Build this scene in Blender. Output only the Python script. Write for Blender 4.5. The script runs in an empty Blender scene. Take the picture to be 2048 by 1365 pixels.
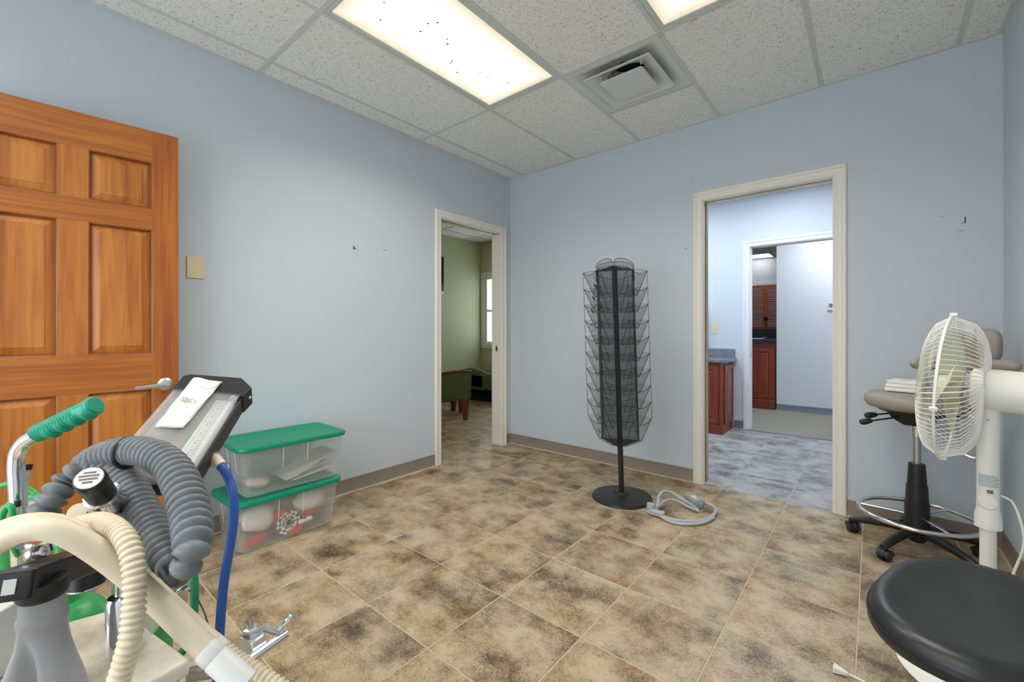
import bpy, bmesh, math, random
from mathutils import Vector, Matrix
random.seed(7)
SC = bpy.context.scene
COL = SC.collection
PI = math.pi

# ------------------------------------------------------------------ camera
cam_data = bpy.data.cameras.new('camera')
cam_data.sensor_width = 36.0
cam_data.lens = 36.0 * 861.734 / 2048.0
cam_data.shift_y = -19.01 / 2048.0
cam_data.clip_start = 0.02
cam = bpy.data.objects.new('camera', cam_data)
COL.objects.link(cam)
cam.location = (2.8617, -3.3954, 1.1466)
cam.rotation_euler = (PI / 2, 0, 0.69666)
SC.camera = cam

# ------------------------------------------------------------------ world and exposure
world = bpy.data.worlds.new('world')
SC.world = world
world.use_nodes = True
world.node_tree.nodes['Background'].inputs[0].default_value = (0.80, 0.89, 1.0, 1)
world.node_tree.nodes['Background'].inputs[1].default_value = 4.0
SC.view_settings.view_transform = 'Standard'
SC.view_settings.look = 'None'
SC.view_settings.gamma = 1.0
SC.view_settings.exposure = 0.42
SC.view_settings.use_curve_mapping = False

LIGHT_MAIN = 1.5; LAMP_MAIN = 10.0        # ceiling panels of the main room
LIGHT_HALL = 16.0       # cooler panels in the passage behind the back doorway
LIGHT_FAR = 20.0
LIGHT_GREEN = 3.2

# ------------------------------------------------------------------ helpers
def V(p): return Vector(p)

def S(r, g, b):
    def c(x):
        x /= 255.0
        return x / 12.92 if x <= 0.04045 else ((x + 0.055) / 1.055) ** 2.4
    return (c(r), c(g), c(b), 1.0)

class MB:
    def __init__(self): self.v = []; self.f = []
    def add(self, vs, fs):
        o = len(self.v); self.v += [tuple(x) for x in vs]; self.f += [tuple(i + o for i in f) for f in fs]; return self
    def box(self, x0, x1, y0, y1, z0, z1):
        return self.add([(x0,y0,z0),(x1,y0,z0),(x1,y1,z0),(x0,y1,z0),(x0,y0,z1),(x1,y0,z1),(x1,y1,z1),(x0,y1,z1)],
                        [(0,3,2,1),(4,5,6,7),(0,1,5,4),(1,2,6,5),(2,3,7,6),(3,0,4,7)])
    def obox(self, c, ex, ey, ez):
        c, ex, ey, ez = V(c), V(ex), V(ey), V(ez)
        if ex.cross(ey).dot(ez) < 0: ez = -ez
        vs = [c - ex - ey - ez, c + ex - ey - ez, c + ex + ey - ez, c - ex + ey - ez,
              c - ex - ey + ez, c + ex - ey + ez, c + ex + ey + ez, c - ex + ey + ez]
        return self.add(vs, [(0,3,2,1),(4,5,6,7),(0,1,5,4),(1,2,6,5),(2,3,7,6),(3,0,4,7)])
    def loft(self, rings, cap=True, closed=False):
        n = len(rings[0]); vs = [p for r in rings for p in r]; fs = []
        m = len(rings)
        for i in range(m if closed else m - 1):
            a = i * n; b = ((i + 1) % m) * n
            for k in range(n):
                fs.append((a + k, a + (k + 1) % n, b + (k + 1) % n, b + k))
        if cap and not closed:
            fs.append(tuple(reversed(range(n)))); fs.append(tuple(range((m - 1) * n, m * n)))
        return self.add(vs, fs)
    def tube(self, pts, r, seg=10, cap=True, closed=False):
        pts = [V(p) for p in pts]; n = len(pts)
        rr = r if isinstance(r, (list, tuple)) else [r] * n
        if closed: tan = [(pts[(i + 1) % n] - pts[i - 1]).normalized() for i in range(n)]
        else: tan = [(pts[min(i + 1, n - 1)] - pts[max(i - 1, 0)]).normalized() for i in range(n)]
        up = V((0, 0, 1)) if abs(tan[0].z) < 0.9 else V((1, 0, 0))
        u = tan[0].cross(up).normalized(); rings = []
        for i in range(n):
            u = (u - tan[i] * u.dot(tan[i])).normalized(); w = tan[i].cross(u)
            rings.append([pts[i] + (u * math.cos(2 * PI * k / seg) + w * math.sin(2 * PI * k / seg)) * rr[i] for k in range(seg)])
        return self.loft(rings, cap, closed)
    def cyl(self, p0, p1, r0, r1=None, seg=20): return self.tube([p0, p1], [r0, r0 if r1 is None else r1], seg)
    def lathe(self, prof, o=(0,0,0), axis=(0,0,1), seg=24, cap=True):
        o = V(o); a = V(axis).normalized(); up = V((0, 0, 1)) if abs(a.z) < 0.9 else V((1, 0, 0))
        u = a.cross(up).normalized(); w = a.cross(u)
        return self.loft([[o + a * z + (u * math.cos(2*PI*k/seg) + w * math.sin(2*PI*k/seg)) * r for k in range(seg)] for r, z in prof], cap)
    def ell(self, c, rx, ry, rz, seg=20, rings=12, M=None):
        c = V(c); prof = []
        for i in range(rings + 1):
            a = -PI / 2 + PI * i / rings
            ring = []
            for k in range(seg):
                p = V((rx * math.cos(a) * math.cos(2*PI*k/seg), ry * math.cos(a) * math.sin(2*PI*k/seg), rz * math.sin(a)))
                if M is not None: p = M @ p
                ring.append(c + p)
            prof.append(ring)
        return self.loft(prof, True)
    def prism(self, poly, o, ex, ey, ez):
        """polygon (list of 2-D points along ex, ey) extruded along the vector ez"""
        o, ex, ey, ez = V(o), V(ex), V(ey), V(ez)
        a = [o + ex * x + ey * y for x, y in poly]; b = [p + ez for p in a]
        return self.loft([a, b], True)

def smooth_path(ctrl, n):
    """Catmull-Rom through the control points, resampled at equal arc length"""
    P = [V(p) for p in ctrl]; P = [P[0] * 2 - P[1]] + P + [P[-1] * 2 - P[-2]]; out = []
    for i in range(1, len(P) - 2):
        for k in range(24):
            t = k / 24.0; a, b, c, d = P[i-1], P[i], P[i+1], P[i+2]
            out.append(0.5 * ((2 * b) + (c - a) * t + (2*a - 5*b + 4*c - d) * t*t + (3*b - a - 3*c + d) * t*t*t))
    out.append(P[-2].copy())
    L = [0.0]
    for i in range(1, len(out)): L.append(L[-1] + (out[i] - out[i-1]).length)
    res = []; j = 0
    for k in range(n):
        s = L[-1] * k / (n - 1)
        while j < len(L) - 2 and L[j+1] < s: j += 1
        t = (s - L[j]) / max(1e-9, L[j+1] - L[j]); res.append(out[j].lerp(out[j+1], min(1, max(0, t))))
    return res

def path_len(ctrl):
    p = smooth_path(ctrl, 60); return sum((p[i+1] - p[i]).length for i in range(59))

def corrugated(ctrl, r, pitch, depth, seg=18, per=8, r_end=None):
    L = path_len(ctrl); n = max(2, int(L / pitch)) * per + 1; pts = smooth_path(ctrl, n); rr = []
    for i in range(n):
        base = r if r_end is None else r + (r_end - r) * (i / (n - 1)) ** 14
        rr.append(base - depth * (0.5 + 0.5 * math.cos(2 * PI * i / per)) ** 1.8)
    return MB().tube(pts, rr, seg)

def to_mesh(name, mb, origin=(0,0,0), smooth=None):
    o = V(origin); me = bpy.data.meshes.new(name)
    me.from_pydata([tuple(V(p) - o) for p in mb.v], [], mb.f); me.validate()
    bm = bmesh.new(); bm.from_mesh(me); bmesh.ops.recalc_face_normals(bm, faces=bm.faces); bm.to_mesh(me); bm.free()
    if smooth is not None:
        for p in me.polygons: p.use_smooth = True
        me.set_sharp_from_angle(angle=math.radians(smooth))
    return me

def link(name, me, m, parent=None, loc=(0,0,0)):
    ob = bpy.data.objects.new(name, me); COL.objects.link(ob); ob.location = loc
    if parent is not None: ob.parent = parent
    if m is not None and not me.materials: me.materials.append(m)
    return ob

def root_loc(ob):
    l = V((0, 0, 0))
    while ob is not None: l = l + ob.location; ob = ob.parent
    return l

def part(parent, name, mb, m, smooth=None, bevel=None, bseg=2, sub=0, label=None):
    """mesh given in room coordinates, linked as a child of parent"""
    ob = link(name, to_mesh(name, mb, root_loc(parent), smooth), m, parent)
    if bevel: add_bevel(ob, bevel, bseg)
    if sub:
        s = ob.modifiers.new('sub', 'SUBSURF'); s.levels = sub; s.render_levels = sub
    if label: ob['label'] = label
    return ob

def add_bevel(ob, w, seg=2):
    b = ob.modifiers.new('bevel', 'BEVEL'); b.width = w; b.segments = seg; b.limit_method = 'ANGLE'; b.angle_limit = math.radians(40)
    for p in ob.data.polygons: p.use_smooth = True
    ob.data.set_sharp_from_angle(angle=math.radians(50)) if seg < 3 else None

def thing(name, label, cat, loc, group=None):
    ob = bpy.data.objects.new(name, None); COL.objects.link(ob); ob.location = loc; ob.empty_display_size = 0.05
    ob['label'] = label; ob['category'] = cat
    if group: ob['group'] = group
    return ob

def single(name, mb, m, label, cat, smooth=None, bevel=None, bseg=2, group=None, sub=0):
    """a thing that is one mesh; origin at its lowest centre"""
    n = len(mb.v); o = (sum(p[0] for p in mb.v) / n, sum(p[1] for p in mb.v) / n, min(p[2] for p in mb.v))
    ob = link(name, to_mesh(name, mb, o, smooth), m, None, o)
    if bevel: add_bevel(ob, bevel, bseg)
    if sub:
        s = ob.modifiers.new('sub', 'SUBSURF'); s.levels = sub; s.render_levels = sub
    ob['label'] = label; ob['category'] = cat
    if group: ob['group'] = group
    return ob

def struct(name, mb, m, label=None, smooth=None, bevel=None):
    ob = link(name, to_mesh(name, mb, (0,0,0), smooth), m); ob['kind'] = 'structure'
    if label: ob['label'] = label
    if bevel: add_bevel(ob, bevel)
    return ob

# ------------------------------------------------------------------ materials
def new_mat(name):
    m = bpy.data.materials.new(name); m.use_nodes = True
    nt = m.node_tree; b = nt.nodes['Principled BSDF']; return m, nt, b

def plain(name, col, rough=0.5, metal=0.0, var=0.0, scale=20.0, bump=0.0, bscale=200.0, coat=0.0, spec=None):
    m, nt, b = new_mat(name)
    b.inputs['Base Color'].default_value = col; b.inputs['Roughness'].default_value = rough; b.inputs['Metallic'].default_value = metal
    if coat: b.inputs['Coat Weight'].default_value = coat; b.inputs['Coat Roughness'].default_value = 0.15
    if spec is not None: b.inputs['Specular IOR Level'].default_value = spec
    tc = nt.nodes.new('ShaderNodeTexCoord')
    if var:
        n = nt.nodes.new('ShaderNodeTexNoise'); n.inputs['Scale'].default_value = scale; n.inputs['Detail'].default_value = 5
        r = nt.nodes.new('ShaderNodeValToRGB'); k = 1 - var; k2 = 1 + var
        r.color_ramp.elements[0].position = 0.3; r.color_ramp.elements[1].position = 0.7
        r.color_ramp.elements[0].color = (col[0]*k, col[1]*k, col[2]*k, 1); r.color_ramp.elements[1].color = (min(1,col[0]*k2), min(1,col[1]*k2), min(1,col[2]*k2), 1)
        nt.links.new(tc.outputs['Object'], n.inputs['Vector']); nt.links.new(n.outputs['Fac'], r.inputs['Fac']); nt.links.new(r.outputs['Color'], b.inputs['Base Color'])
    if bump:
        n2 = nt.nodes.new('ShaderNodeTexNoise'); n2.inputs['Scale'].default_value = bscale; n2.inputs['Detail'].default_value = 3
        bp = nt.nodes.new('ShaderNodeBump'); bp.inputs['Strength'].default_value = bump; bp.inputs['Distance'].default_value = 0.002
        nt.links.new(tc.outputs['Object'], n2.inputs['Vector']); nt.links.new(n2.outputs['Fac'], bp.inputs['Height']); nt.links.new(bp.outputs['Normal'], b.inputs['Normal'])
    return m

def see_through(name, col, opaque, rough=0.3, translucent=0.0):
    """clear or milky plastic: part transparent, part coloured gloss"""
    m, nt, b = new_mat(name); out = nt.nodes['Material Output']
    b.inputs['Base Color'].default_value = col; b.inputs['Roughness'].default_value = rough
    tr = nt.nodes.new('ShaderNodeBsdfTransparent'); mx = nt.nodes.new('ShaderNodeMixShader'); mx.inputs[0].default_value = opaque
    srf = b.outputs[0]
    if translucent:
        tl = nt.nodes.new('ShaderNodeBsdfTranslucent'); tl.inputs[0].default_value = col
        m2 = nt.nodes.new('ShaderNodeMixShader'); m2.inputs[0].default_value = translucent
        nt.links.new(srf, m2.inputs[1]); nt.links.new(tl.outputs[0], m2.inputs[2]); srf = m2.outputs[0]
    nt.links.new(tr.outputs[0], mx.inputs[1]); nt.links.new(srf, mx.inputs[2]); nt.links.new(mx.outputs[0], out.inputs[0])
    return m

def ramp(nt, stops):
    r = nt.nodes.new('ShaderNodeValToRGB'); e = r.color_ramp.elements
    e[0].position, e[0].color = stops[0]; e[1].position, e[1].color = stops[-1]
    for p, c in stops[1:-1]:
        x = e.new(p); x.color = c
    return r

def tile_mat(name, grey=0.0):
    m, nt, b = new_mat(name); N = nt.nodes; L = nt.links
    tc = N.new('ShaderNodeTexCoord'); oi = N.new('ShaderNodeObjectInfo')
    sc = N.new('ShaderNodeVectorMath'); sc.operation = 'MULTIPLY'; sc.inputs[1].default_value = (0.95, 1.05, 1)
    ad = N.new('ShaderNodeVectorMath'); ad.operation = 'ADD'
    cm = N.new('ShaderNodeCombineXYZ'); mu = N.new('ShaderNodeMath'); mu.operation = 'MULTIPLY'; mu.inputs[1].default_value = 91.0
    L.new(oi.outputs['Random'], mu.inputs[0]); L.new(mu.outputs[0], cm.inputs[0]); L.new(mu.outputs[0], cm.inputs[2])
    L.new(tc.outputs['Object'], sc.inputs[0]); L.new(sc.outputs[0], ad.inputs[0]); L.new(cm.outputs[0], ad.inputs[1])
    big = N.new('ShaderNodeTexNoise'); big.inputs['Scale'].default_value = 6.0; big.inputs['Detail'].default_value = 8; big.inputs['Roughness'].default_value = 0.62
    fine = N.new('ShaderNodeTexNoise'); fine.inputs['Scale'].default_value = 75.0; fine.inputs['Detail'].default_value = 4; fine.inputs['Roughness'].default_value = 0.7
    hue = N.new('ShaderNodeTexNoise'); hue.inputs['Scale'].default_value = 3.5; hue.inputs['Detail'].default_value = 3
    for n in (big, fine, hue): L.new(ad.outputs[0], n.inputs['Vector'])
    mixv = N.new('ShaderNodeMath'); mixv.operation = 'MULTIPLY_ADD'; mixv.inputs[1].default_value = 0.42; 
    sub = N.new('ShaderNodeMath'); sub.operation = 'SUBTRACT'; sub.inputs[1].default_value = 0.21
    L.new(fine.outputs['Fac'], mixv.inputs[0]); L.new(big.outputs['Fac'], sub.inputs[0]); L.new(sub.outputs[0], mixv.inputs[2])
    ra = ramp(nt, [(0.29, S(84,72,55)), (0.39, S(134,118,94)), (0.48, S(161,144,117)), (0.66, S(188,171,144))])
    rb = ramp(nt, [(0.29, S(102,74,42)), (0.39, S(146,118,81)), (0.48, S(167,143,109)), (0.66, S(190,170,140))])
    L.new(mixv.outputs[0], ra.inputs['Fac']); L.new(mixv.outputs[0], rb.inputs['Fac'])
    rh = ramp(nt, [(0.40, (0,0,0,1)), (0.60, (1,1,1,1))]); L.new(hue.outputs['Fac'], rh.inputs['Fac'])
    mx = N.new('ShaderNodeMix'); mx.data_type = 'RGBA'; L.new(rh.outputs['Color'], mx.inputs['Factor']); L.new(ra.outputs['Color'], mx.inputs['A']); L.new(rb.outputs['Color'], mx.inputs['B'])
    sp = N.new('ShaderNodeTexNoise'); sp.inputs['Scale'].default_value = 190.0; sp.inputs['Detail'].default_value = 3; sp.inputs['Roughness'].default_value = 0.75; L.new(ad.outputs[0], sp.inputs['Vector'])
    sm = N.new('ShaderNodeMath'); sm.operation = 'MULTIPLY_ADD'; sm.inputs[1].default_value = 0.55; L.new(big.outputs['Fac'], sm.inputs[0]); L.new(sp.outputs['Fac'], sm.inputs[2])
    rs = ramp(nt, [(0.655, (1,1,1,1)), (0.735, (0,0,0,1))]); L.new(sm.outputs[0], rs.inputs['Fac'])
    dk = N.new('ShaderNodeMix'); dk.data_type = 'RGBA'; dk.inputs['B'].default_value = S(60,48,34)
    kf = N.new('ShaderNodeMath'); kf.operation = 'MULTIPLY'; kf.inputs[1].default_value = 0.75; L.new(rs.outputs['Color'], kf.inputs[0])
    L.new(kf.outputs[0], dk.inputs['Factor']); L.new(mx.outputs['Result'], dk.inputs['A']); mx = dk
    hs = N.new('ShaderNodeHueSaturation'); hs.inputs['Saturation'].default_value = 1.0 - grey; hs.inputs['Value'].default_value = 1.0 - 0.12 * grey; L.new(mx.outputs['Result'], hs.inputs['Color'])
    L.new(hs.outputs['Color'], b.inputs['Base Color']); b.inputs['Roughness'].default_value = 0.42
    bp = N.new('ShaderNodeBump'); bp.inputs['Strength'].default_value = 0.15; bp.inputs['Distance'].default_value = 0.002
    L.new(mixv.outputs[0], bp.inputs['Height']); L.new(bp.outputs['Normal'], b.inputs['Normal'])
    return m

def wood_mat(name, c0, c1, c2, grain=(60, 60, 3.0), rough=0.35, coat=0.2):
    m, nt, b = new_mat(name); N = nt.nodes; L = nt.links
    tc = N.new('ShaderNodeTexCoord'); sc = N.new('ShaderNodeVectorMath'); sc.operation = 'MULTIPLY'; sc.inputs[1].default_value = grain
    n = N.new('ShaderNodeTexNoise'); n.inputs['Scale'].default_value = 1.0; n.inputs['Detail'].default_value = 6; n.inputs['Distortion'].default_value = 0.6
    n2 = N.new('ShaderNodeTexNoise'); n2.inputs['Scale'].default_value = 0.12; n2.inputs['Detail'].default_value = 3
    L.new(tc.outputs['Object'], sc.inputs[0]); L.new(sc.outputs[0], n.inputs['Vector']); L.new(sc.outputs[0], n2.inputs['Vector'])
    av = N.new('ShaderNodeMath'); av.operation = 'MULTIPLY_ADD'; av.inputs[1].default_value = 0.55
    hf = N.new('ShaderNodeMath'); hf.operation = 'MULTIPLY'; hf.inputs[1].default_value = 0.45
    L.new(n2.outputs['Fac'], hf.inputs[0]); L.new(n.outputs['Fac'], av.inputs[0]); L.new(hf.outputs[0], av.inputs[2])
    r = ramp(nt, [(0.32, c0), (0.5, c1), (0.68, c2)]); L.new(av.outputs[0], r.inputs['Fac']); L.new(r.outputs['Color'], b.inputs['Base Color'])
    b.inputs['Roughness'].default_value = rough; b.inputs['Coat Weight'].default_value = coat; b.inputs['Coat Roughness'].default_value = 0.25
    return m

def ceiling_mat():
    m, nt, b = new_mat('fissured_ceiling_board'); N = nt.nodes; L = nt.links
    tc = N.new('ShaderNodeTexCoord'); oi = N.new('ShaderNodeObjectInfo'); ad = N.new('ShaderNodeVectorMath'); ad.operation = 'ADD'
    L.new(tc.outputs['Object'], ad.inputs[0]); L.new(oi.outputs['Location'], ad.inputs[1])
    nz = N.new('ShaderNodeTexNoise'); nz.inputs['Scale'].default_value = 130; nz.inputs['Detail'].default_value = 3
    L.new(ad.outputs[0], nz.inputs['Vector'])
    mxv = N.new('ShaderNodeMix'); mxv.data_type = 'VECTOR'; mxv.inputs['Factor'].default_value = 0.012
    L.new(ad.outputs[0], mxv.inputs['A']); L.new(nz.outputs['Color'], mxv.inputs['B'])
    vo = N.new('ShaderNodeTexVoronoi'); vo.inputs['Scale'].default_value = 135
    L.new(mxv.outputs['Result'], vo.inputs['Vector'])
    den = N.new('ShaderNodeTexNoise'); den.inputs['Scale'].default_value = 40; den.inputs['Detail'].default_value = 2; L.new(ad.outputs[0], den.inputs['Vector'])
    th = N.new('ShaderNodeMath'); th.operation = 'MULTIPLY_ADD'; th.inputs[1].default_value = 0.55; th.inputs[2].default_value = -0.045
    L.new(den.outputs['Fac'], th.inputs[0])
    lt = N.new('ShaderNodeMath'); lt.operation = 'LESS_THAN'; L.new(vo.outputs['Distance'], lt.inputs[0]); L.new(th.outputs[0], lt.inputs[1])
    mx = N.new('ShaderNodeMix'); mx.data_type = 'RGBA'; mx.inputs['A'].default_value = S(240,240,236); mx.inputs['B'].default_value = S(100,98,92)
    L.new(lt.outputs[0], mx.inputs['Factor']); L.new(mx.outputs['Result'], b.inputs['Base Color']); b.inputs['Roughness'].default_value = 0.95
    return m

def granite_mat(name, c0, c1, c2, scale=160, rough=0.25):
    m, nt, b = new_mat(name); N = nt.nodes; L = nt.links
    tc = N.new('ShaderNodeTexCoord'); n = N.new('ShaderNodeTexNoise'); n.inputs['Scale'].default_value = scale; n.inputs['Detail'].default_value = 5; n.inputs['Roughness'].default_value = 0.8
    L.new(tc.outputs['Object'], n.inputs['Vector']); r = ramp(nt, [(0.35, c0), (0.5, c1), (0.65, c2)]); L.new(n.outputs['Fac'], r.inputs['Fac'])
    L.new(r.outputs['Color'], b.inputs['Base Color']); b.inputs['Roughness'].default_value = rough
    return m

def mesh_mat(name, wire):
    """expanded-metal mesh: a fine grid of holes"""
    m, nt, b = new_mat(name); N = nt.nodes; L = nt.links; out = N['Material Output']
    b.inputs['Base Color'].default_value = (0.012, 0.012, 0.013, 1); b.inputs['Roughness'].default_value = 0.45
    tc = N.new('ShaderNodeTexCoord'); sp = N.new('ShaderNodeSeparateXYZ'); L.new(tc.outputs['Object'], sp.inputs[0])
    def band(a, k, bb, k2):
        x = N.new('ShaderNodeMath'); x.operation = 'MULTIPLY'; x.inputs[1].default_value = k; L.new(a, x.inputs[0])
        y = N.new('ShaderNodeMath'); y.operation = 'MULTIPLY_ADD'; y.inputs[1].default_value = k2; L.new(bb, y.inputs[0]); L.new(x.outputs[0], y.inputs[2])
        s = N.new('ShaderNodeMath'); s.operation = 'PINGPONG'; s.inputs[1].default_value = 1.0; L.new(y.outputs[0], s.inputs[0])
        g = N.new('ShaderNodeMath'); g.operation = 'LESS_THAN'; g.inputs[1].default_value = wire; L.new(s.outputs[0], g.inputs[0]); return g.outputs[0]
    xy = N.new('ShaderNodeMath'); xy.operation = 'ADD'; L.new(sp.outputs[0], xy.inputs[0]); 
    y3 = N.new('ShaderNodeMath'); y3.operation = 'MULTIPLY'; y3.inputs[1].default_value = 1.3; L.new(sp.outputs[1], y3.inputs[0]); L.new(y3.outputs[0], xy.inputs[1])
    a = band(xy.outputs[0], 420, sp.outputs[2], 420); c = band(xy.outputs[0], -420, sp.outputs[2], 420)
    mx = N.new('ShaderNodeMath'); mx.operation = 'MAXIMUM'; L.new(a, mx.inputs[0]); L.new(c, mx.inputs[1])
    tr = N.new('ShaderNodeBsdfTransparent'); ms = N.new('ShaderNodeMixShader'); L.new(mx.outputs[0], ms.inputs[0]); L.new(tr.outputs[0], ms.inputs[1]); L.new(b.outputs[0], ms.inputs[2])
    L.new(ms.outputs[0], out.inputs[0]); return m

def panel_light(name, col, strength, edge_col, edge, hx, hy):
    """prismatic troffer lens: brightest in front of the tubes, creamier and dimmer at its rim (object coordinates, metres)"""
    m = bpy.data.materials.new(name); m.use_nodes = True; nt = m.node_tree; N = nt.nodes; L = nt.links; N.remove(N['Principled BSDF'])
    em = N.new('ShaderNodeEmission'); L.new(em.outputs[0], N['Material Output'].inputs[0])
    tc = N.new('ShaderNodeTexCoord'); sp = N.new('ShaderNodeSeparateXYZ'); L.new(tc.outputs['Object'], sp.inputs[0])
    def inner(o, h):
        a = N.new('ShaderNodeMath'); a.operation = 'ABSOLUTE'; L.new(o, a.inputs[0])
        s = N.new('ShaderNodeMath'); s.operation = 'SUBTRACT'; s.inputs[0].default_value = h; L.new(a.outputs[0], s.inputs[1]); return s.outputs[0]
    nz = N.new('ShaderNodeTexNoise'); nz.inputs['Scale'].default_value = 9; L.new(tc.outputs['Object'], nz.inputs['Vector'])
    mn = N.new('ShaderNodeMath'); mn.operation = 'MINIMUM'; L.new(inner(sp.outputs[0], hx), mn.inputs[0]); L.new(inner(sp.outputs[1], hy), mn.inputs[1])
    jt = N.new('ShaderNodeMath'); jt.operation = 'MULTIPLY_ADD'; jt.inputs[1].default_value = 0.06; L.new(nz.outputs['Fac'], jt.inputs[0]); L.new(mn.outputs[0], jt.inputs[2])
    mr = N.new('ShaderNodeMapRange'); mr.inputs['From Min'].default_value = 0.035; mr.inputs['From Max'].default_value = 0.20; L.new(jt.outputs[0], mr.inputs['Value'])
    mx = N.new('ShaderNodeMix'); mx.data_type = 'RGBA'; L.new(mr.outputs[0], mx.inputs['Factor']); mx.inputs['A'].default_value = edge_col; mx.inputs['B'].default_value = col
    st = N.new('ShaderNodeMapRange'); st.inputs['To Min'].default_value = edge; st.inputs['To Max'].default_value = strength; L.new(mr.outputs[0], st.inputs['Value'])
    L.new(mx.outputs['Result'], em.inputs[0]); L.new(st.outputs[0], em.inputs[1]); return m

M_WALL = plain('blue_grey_wall_paint', S(200,209,216), 0.75, bump=0.04, bscale=350)
M_HALLWALL = plain('pale_blue_wall_paint', S(212,218,226), 0.75, bump=0.04, bscale=350)
M_GREEN = plain('sage_green_wall_paint', S(197,198,160), 0.75, bump=0.04, bscale=350)
M_TRIM = plain('cream_gloss_trim', S(236,231,218), 0.4)
M_TRIMW = plain('white_gloss_trim', S(236,238,242), 0.4)
M_BASE = plain('taupe_vinyl_base', S(140,128,114), 0.5)
M_BASEDK = plain('slate_vinyl_base', S(112,120,132), 0.5)
M_GROUT = plain('sand_grout', S(196,177,150), 0.9, var=0.08, scale=40)
M_TILE = tile_mat('mottled_brown_tile'); M_TILEG = tile_mat('cool_lit_tile_copy', 0.95)  # second tile copies the brown one, the hall's cool light put into its grey
M_CEIL = ceiling_mat()
M_TBAR = plain('painted_ceiling_grid', S(205,212,206), 0.5)
M_CARPET = plain('beige_grey_carpet', S(146,142,132), 0.95, var=0.35, scale=180, bump=0.6, bscale=260)
M_PINE = wood_mat('varnished_pine', S(140,76,22), S(176,104,36), S(196,128,52), (55,55,2.6))
M_PINEH = wood_mat('varnished_pine_rail', S(140,74,22), S(172,100,34), S(194,124,50), (2.6,55,55))
M_PINEV = wood_mat('varnished_pine_edge_stile', S(128,62,14), S(170,94,28), S(190,118,46), (46,46,1.6))
M_PINEDK = wood_mat('varnished_pine_moulding', S(96,46,22), S(128,68,34), S(150,84,44), (55,55,3))
M_CHERRY = wood_mat('cherry_stained_wood', S(96,34,18), S(128,50,28), S(150,66,38), (50,50,2.5))
M_ORANGE = wood_mat('orange_stained_wood', S(150,72,34), S(178,90,44), S(196,108,60), (50,50,3))
M_CHROME = plain('chrome', (0.82,0.82,0.84,1), 0.12, 1.0)
M_SATIN = plain('satin_nickel', (0.66,0.65,0.63,1), 0.34, 1.0)
M_STEEL = plain('dull_steel', (0.5,0.5,0.5,1), 0.4, 1.0)
M_BLACK = plain('black_plastic', (0.012,0.012,0.013,1), 0.4, bump=0.05, bscale=300)
M_BLACKM = plain('black_powder_coat', (0.014,0.014,0.015,1), 0.38)
M_DARK = plain('dark_void', (0.004,0.004,0.004,1), 0.9)
M_MESH = mesh_mat('black_wire_mesh', 0.12); M_MESHB = mesh_mat('dense_black_wire_mesh', 0.19)
M_WHITEP = plain('aged_white_plastic', S(236,233,222), 0.42)
M_FANWIRE = plain('white_coated_wire', S(240,238,230), 0.4)
M_BLADE = plain('yellowed_fan_blade', S(226,224,196), 0.4)
M_TAN = plain('taupe_vinyl_upholstery', S(158,148,136), 0.42, bump=0.05, bscale=120)
M_LEATHER = plain('black_vinyl_leather', (0.016,0.017,0.019,1), 0.36, var=0.3, scale=9, bump=0.12, bscale=30)
M_TEAL = plain('teal_plastic', S(0,138,104), 0.4)
M_GRIP = plain('teal_rubber_grip', S(0,150,118), 0.35)
M_BIN = see_through('milky_clear_plastic', S(240,240,236), 0.34, 0.25, 0.4)
M_ACRYL = see_through('clear_acrylic', S(235,238,238), 0.16, 0.05)
M_GREYHOSE = plain('grey_rubber_hose', S(110,115,118), 0.45, var=0.1, scale=60)
M_BAG = plain('grey_rubber_bag', S(160,162,164), 0.45, var=0.08, scale=30)
M_IVORY = plain('ivory_vinyl_hose', S(226,211,184), 0.4)
M_CREAMRIB = plain('cream_ribbed_hose', S(224,208,178), 0.4)
M_BLUE = plain('blue_rubber_hose', S(34,84,168), 0.4)
M_GREENH = plain('green_vinyl_hose', S(36,160,84), 0.35)
M_TANK = plain('green_painted_steel', S(52,158,84), 0.35, var=0.22, scale=26)
M_PAPER = plain('white_paper', S(232,228,218), 0.8, var=0.05, scale=30, bump=0.3, bscale=40)
M_INK = plain('grey_ink', S(120,118,118), 0.8)
M_GREYC = plain('grey_cable_sheath', S(172,174,174), 0.5)
M_GREYBOX = plain('grey_cast_box', S(156,158,154), 0.55, var=0.1, scale=50)
M_BEIGE = plain('almond_plastic_plate', S(228,212,168), 0.4)
M_PLATEW = plain('white_plastic_plate', S(226,228,222), 0.4)
M_GRANITE = granite_mat('grey_granite', S(60,62,70), S(120,124,134), S(176,180,190))
M_BLACKSTONE = granite_mat('dark_stone', S(18,22,30), S(34,40,52), S(56,64,80), 220, 0.3)
M_CREAMTOP = granite_mat('cream_veined_top', S(196,186,164), S(222,214,196), S(236,230,216), 7, 0.35)
M_OLIVE = plain('olive_green_upholstery', S(92,100,62), 0.6, var=0.08, scale=30)
M_SCREEN = plain('dark_glass_screen', (0.01,0.011,0.013,1), 0.12)
M_GLASS = see_through('window_glass', S(220,232,240), 0.12, 0.02)
M_FILM = see_through('clear_film', S(240,242,244), 0.22, 0.12)
M_RED = plain('red_plastic', S(206,66,46), 0.5)
M_WHITE = plain('white_foam', S(240,236,228), 0.7, var=0.04, scale=20)
M_TANPANEL = plain('bronze_metal_panel', S(150,134,112), 0.35, 0.4)
M_GREENL = plain('green_print', S(30,130,92), 0.5)
M_DUST = plain('insect_brown', S(92,78,60), 0.8)
M_CRUMB = plain('yellow_foam_crumb', S(206,170,100), 0.9)

# ================================================================== THE SETTING
H = 2.7165            # ceiling height
W = 3.389             # width of the main room
FX, FY, TX, TY = 0.4325, -2.3947, 0.3976, 0.4029      # floor tile grid
YF = -5.2             # wall behind the camera

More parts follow.
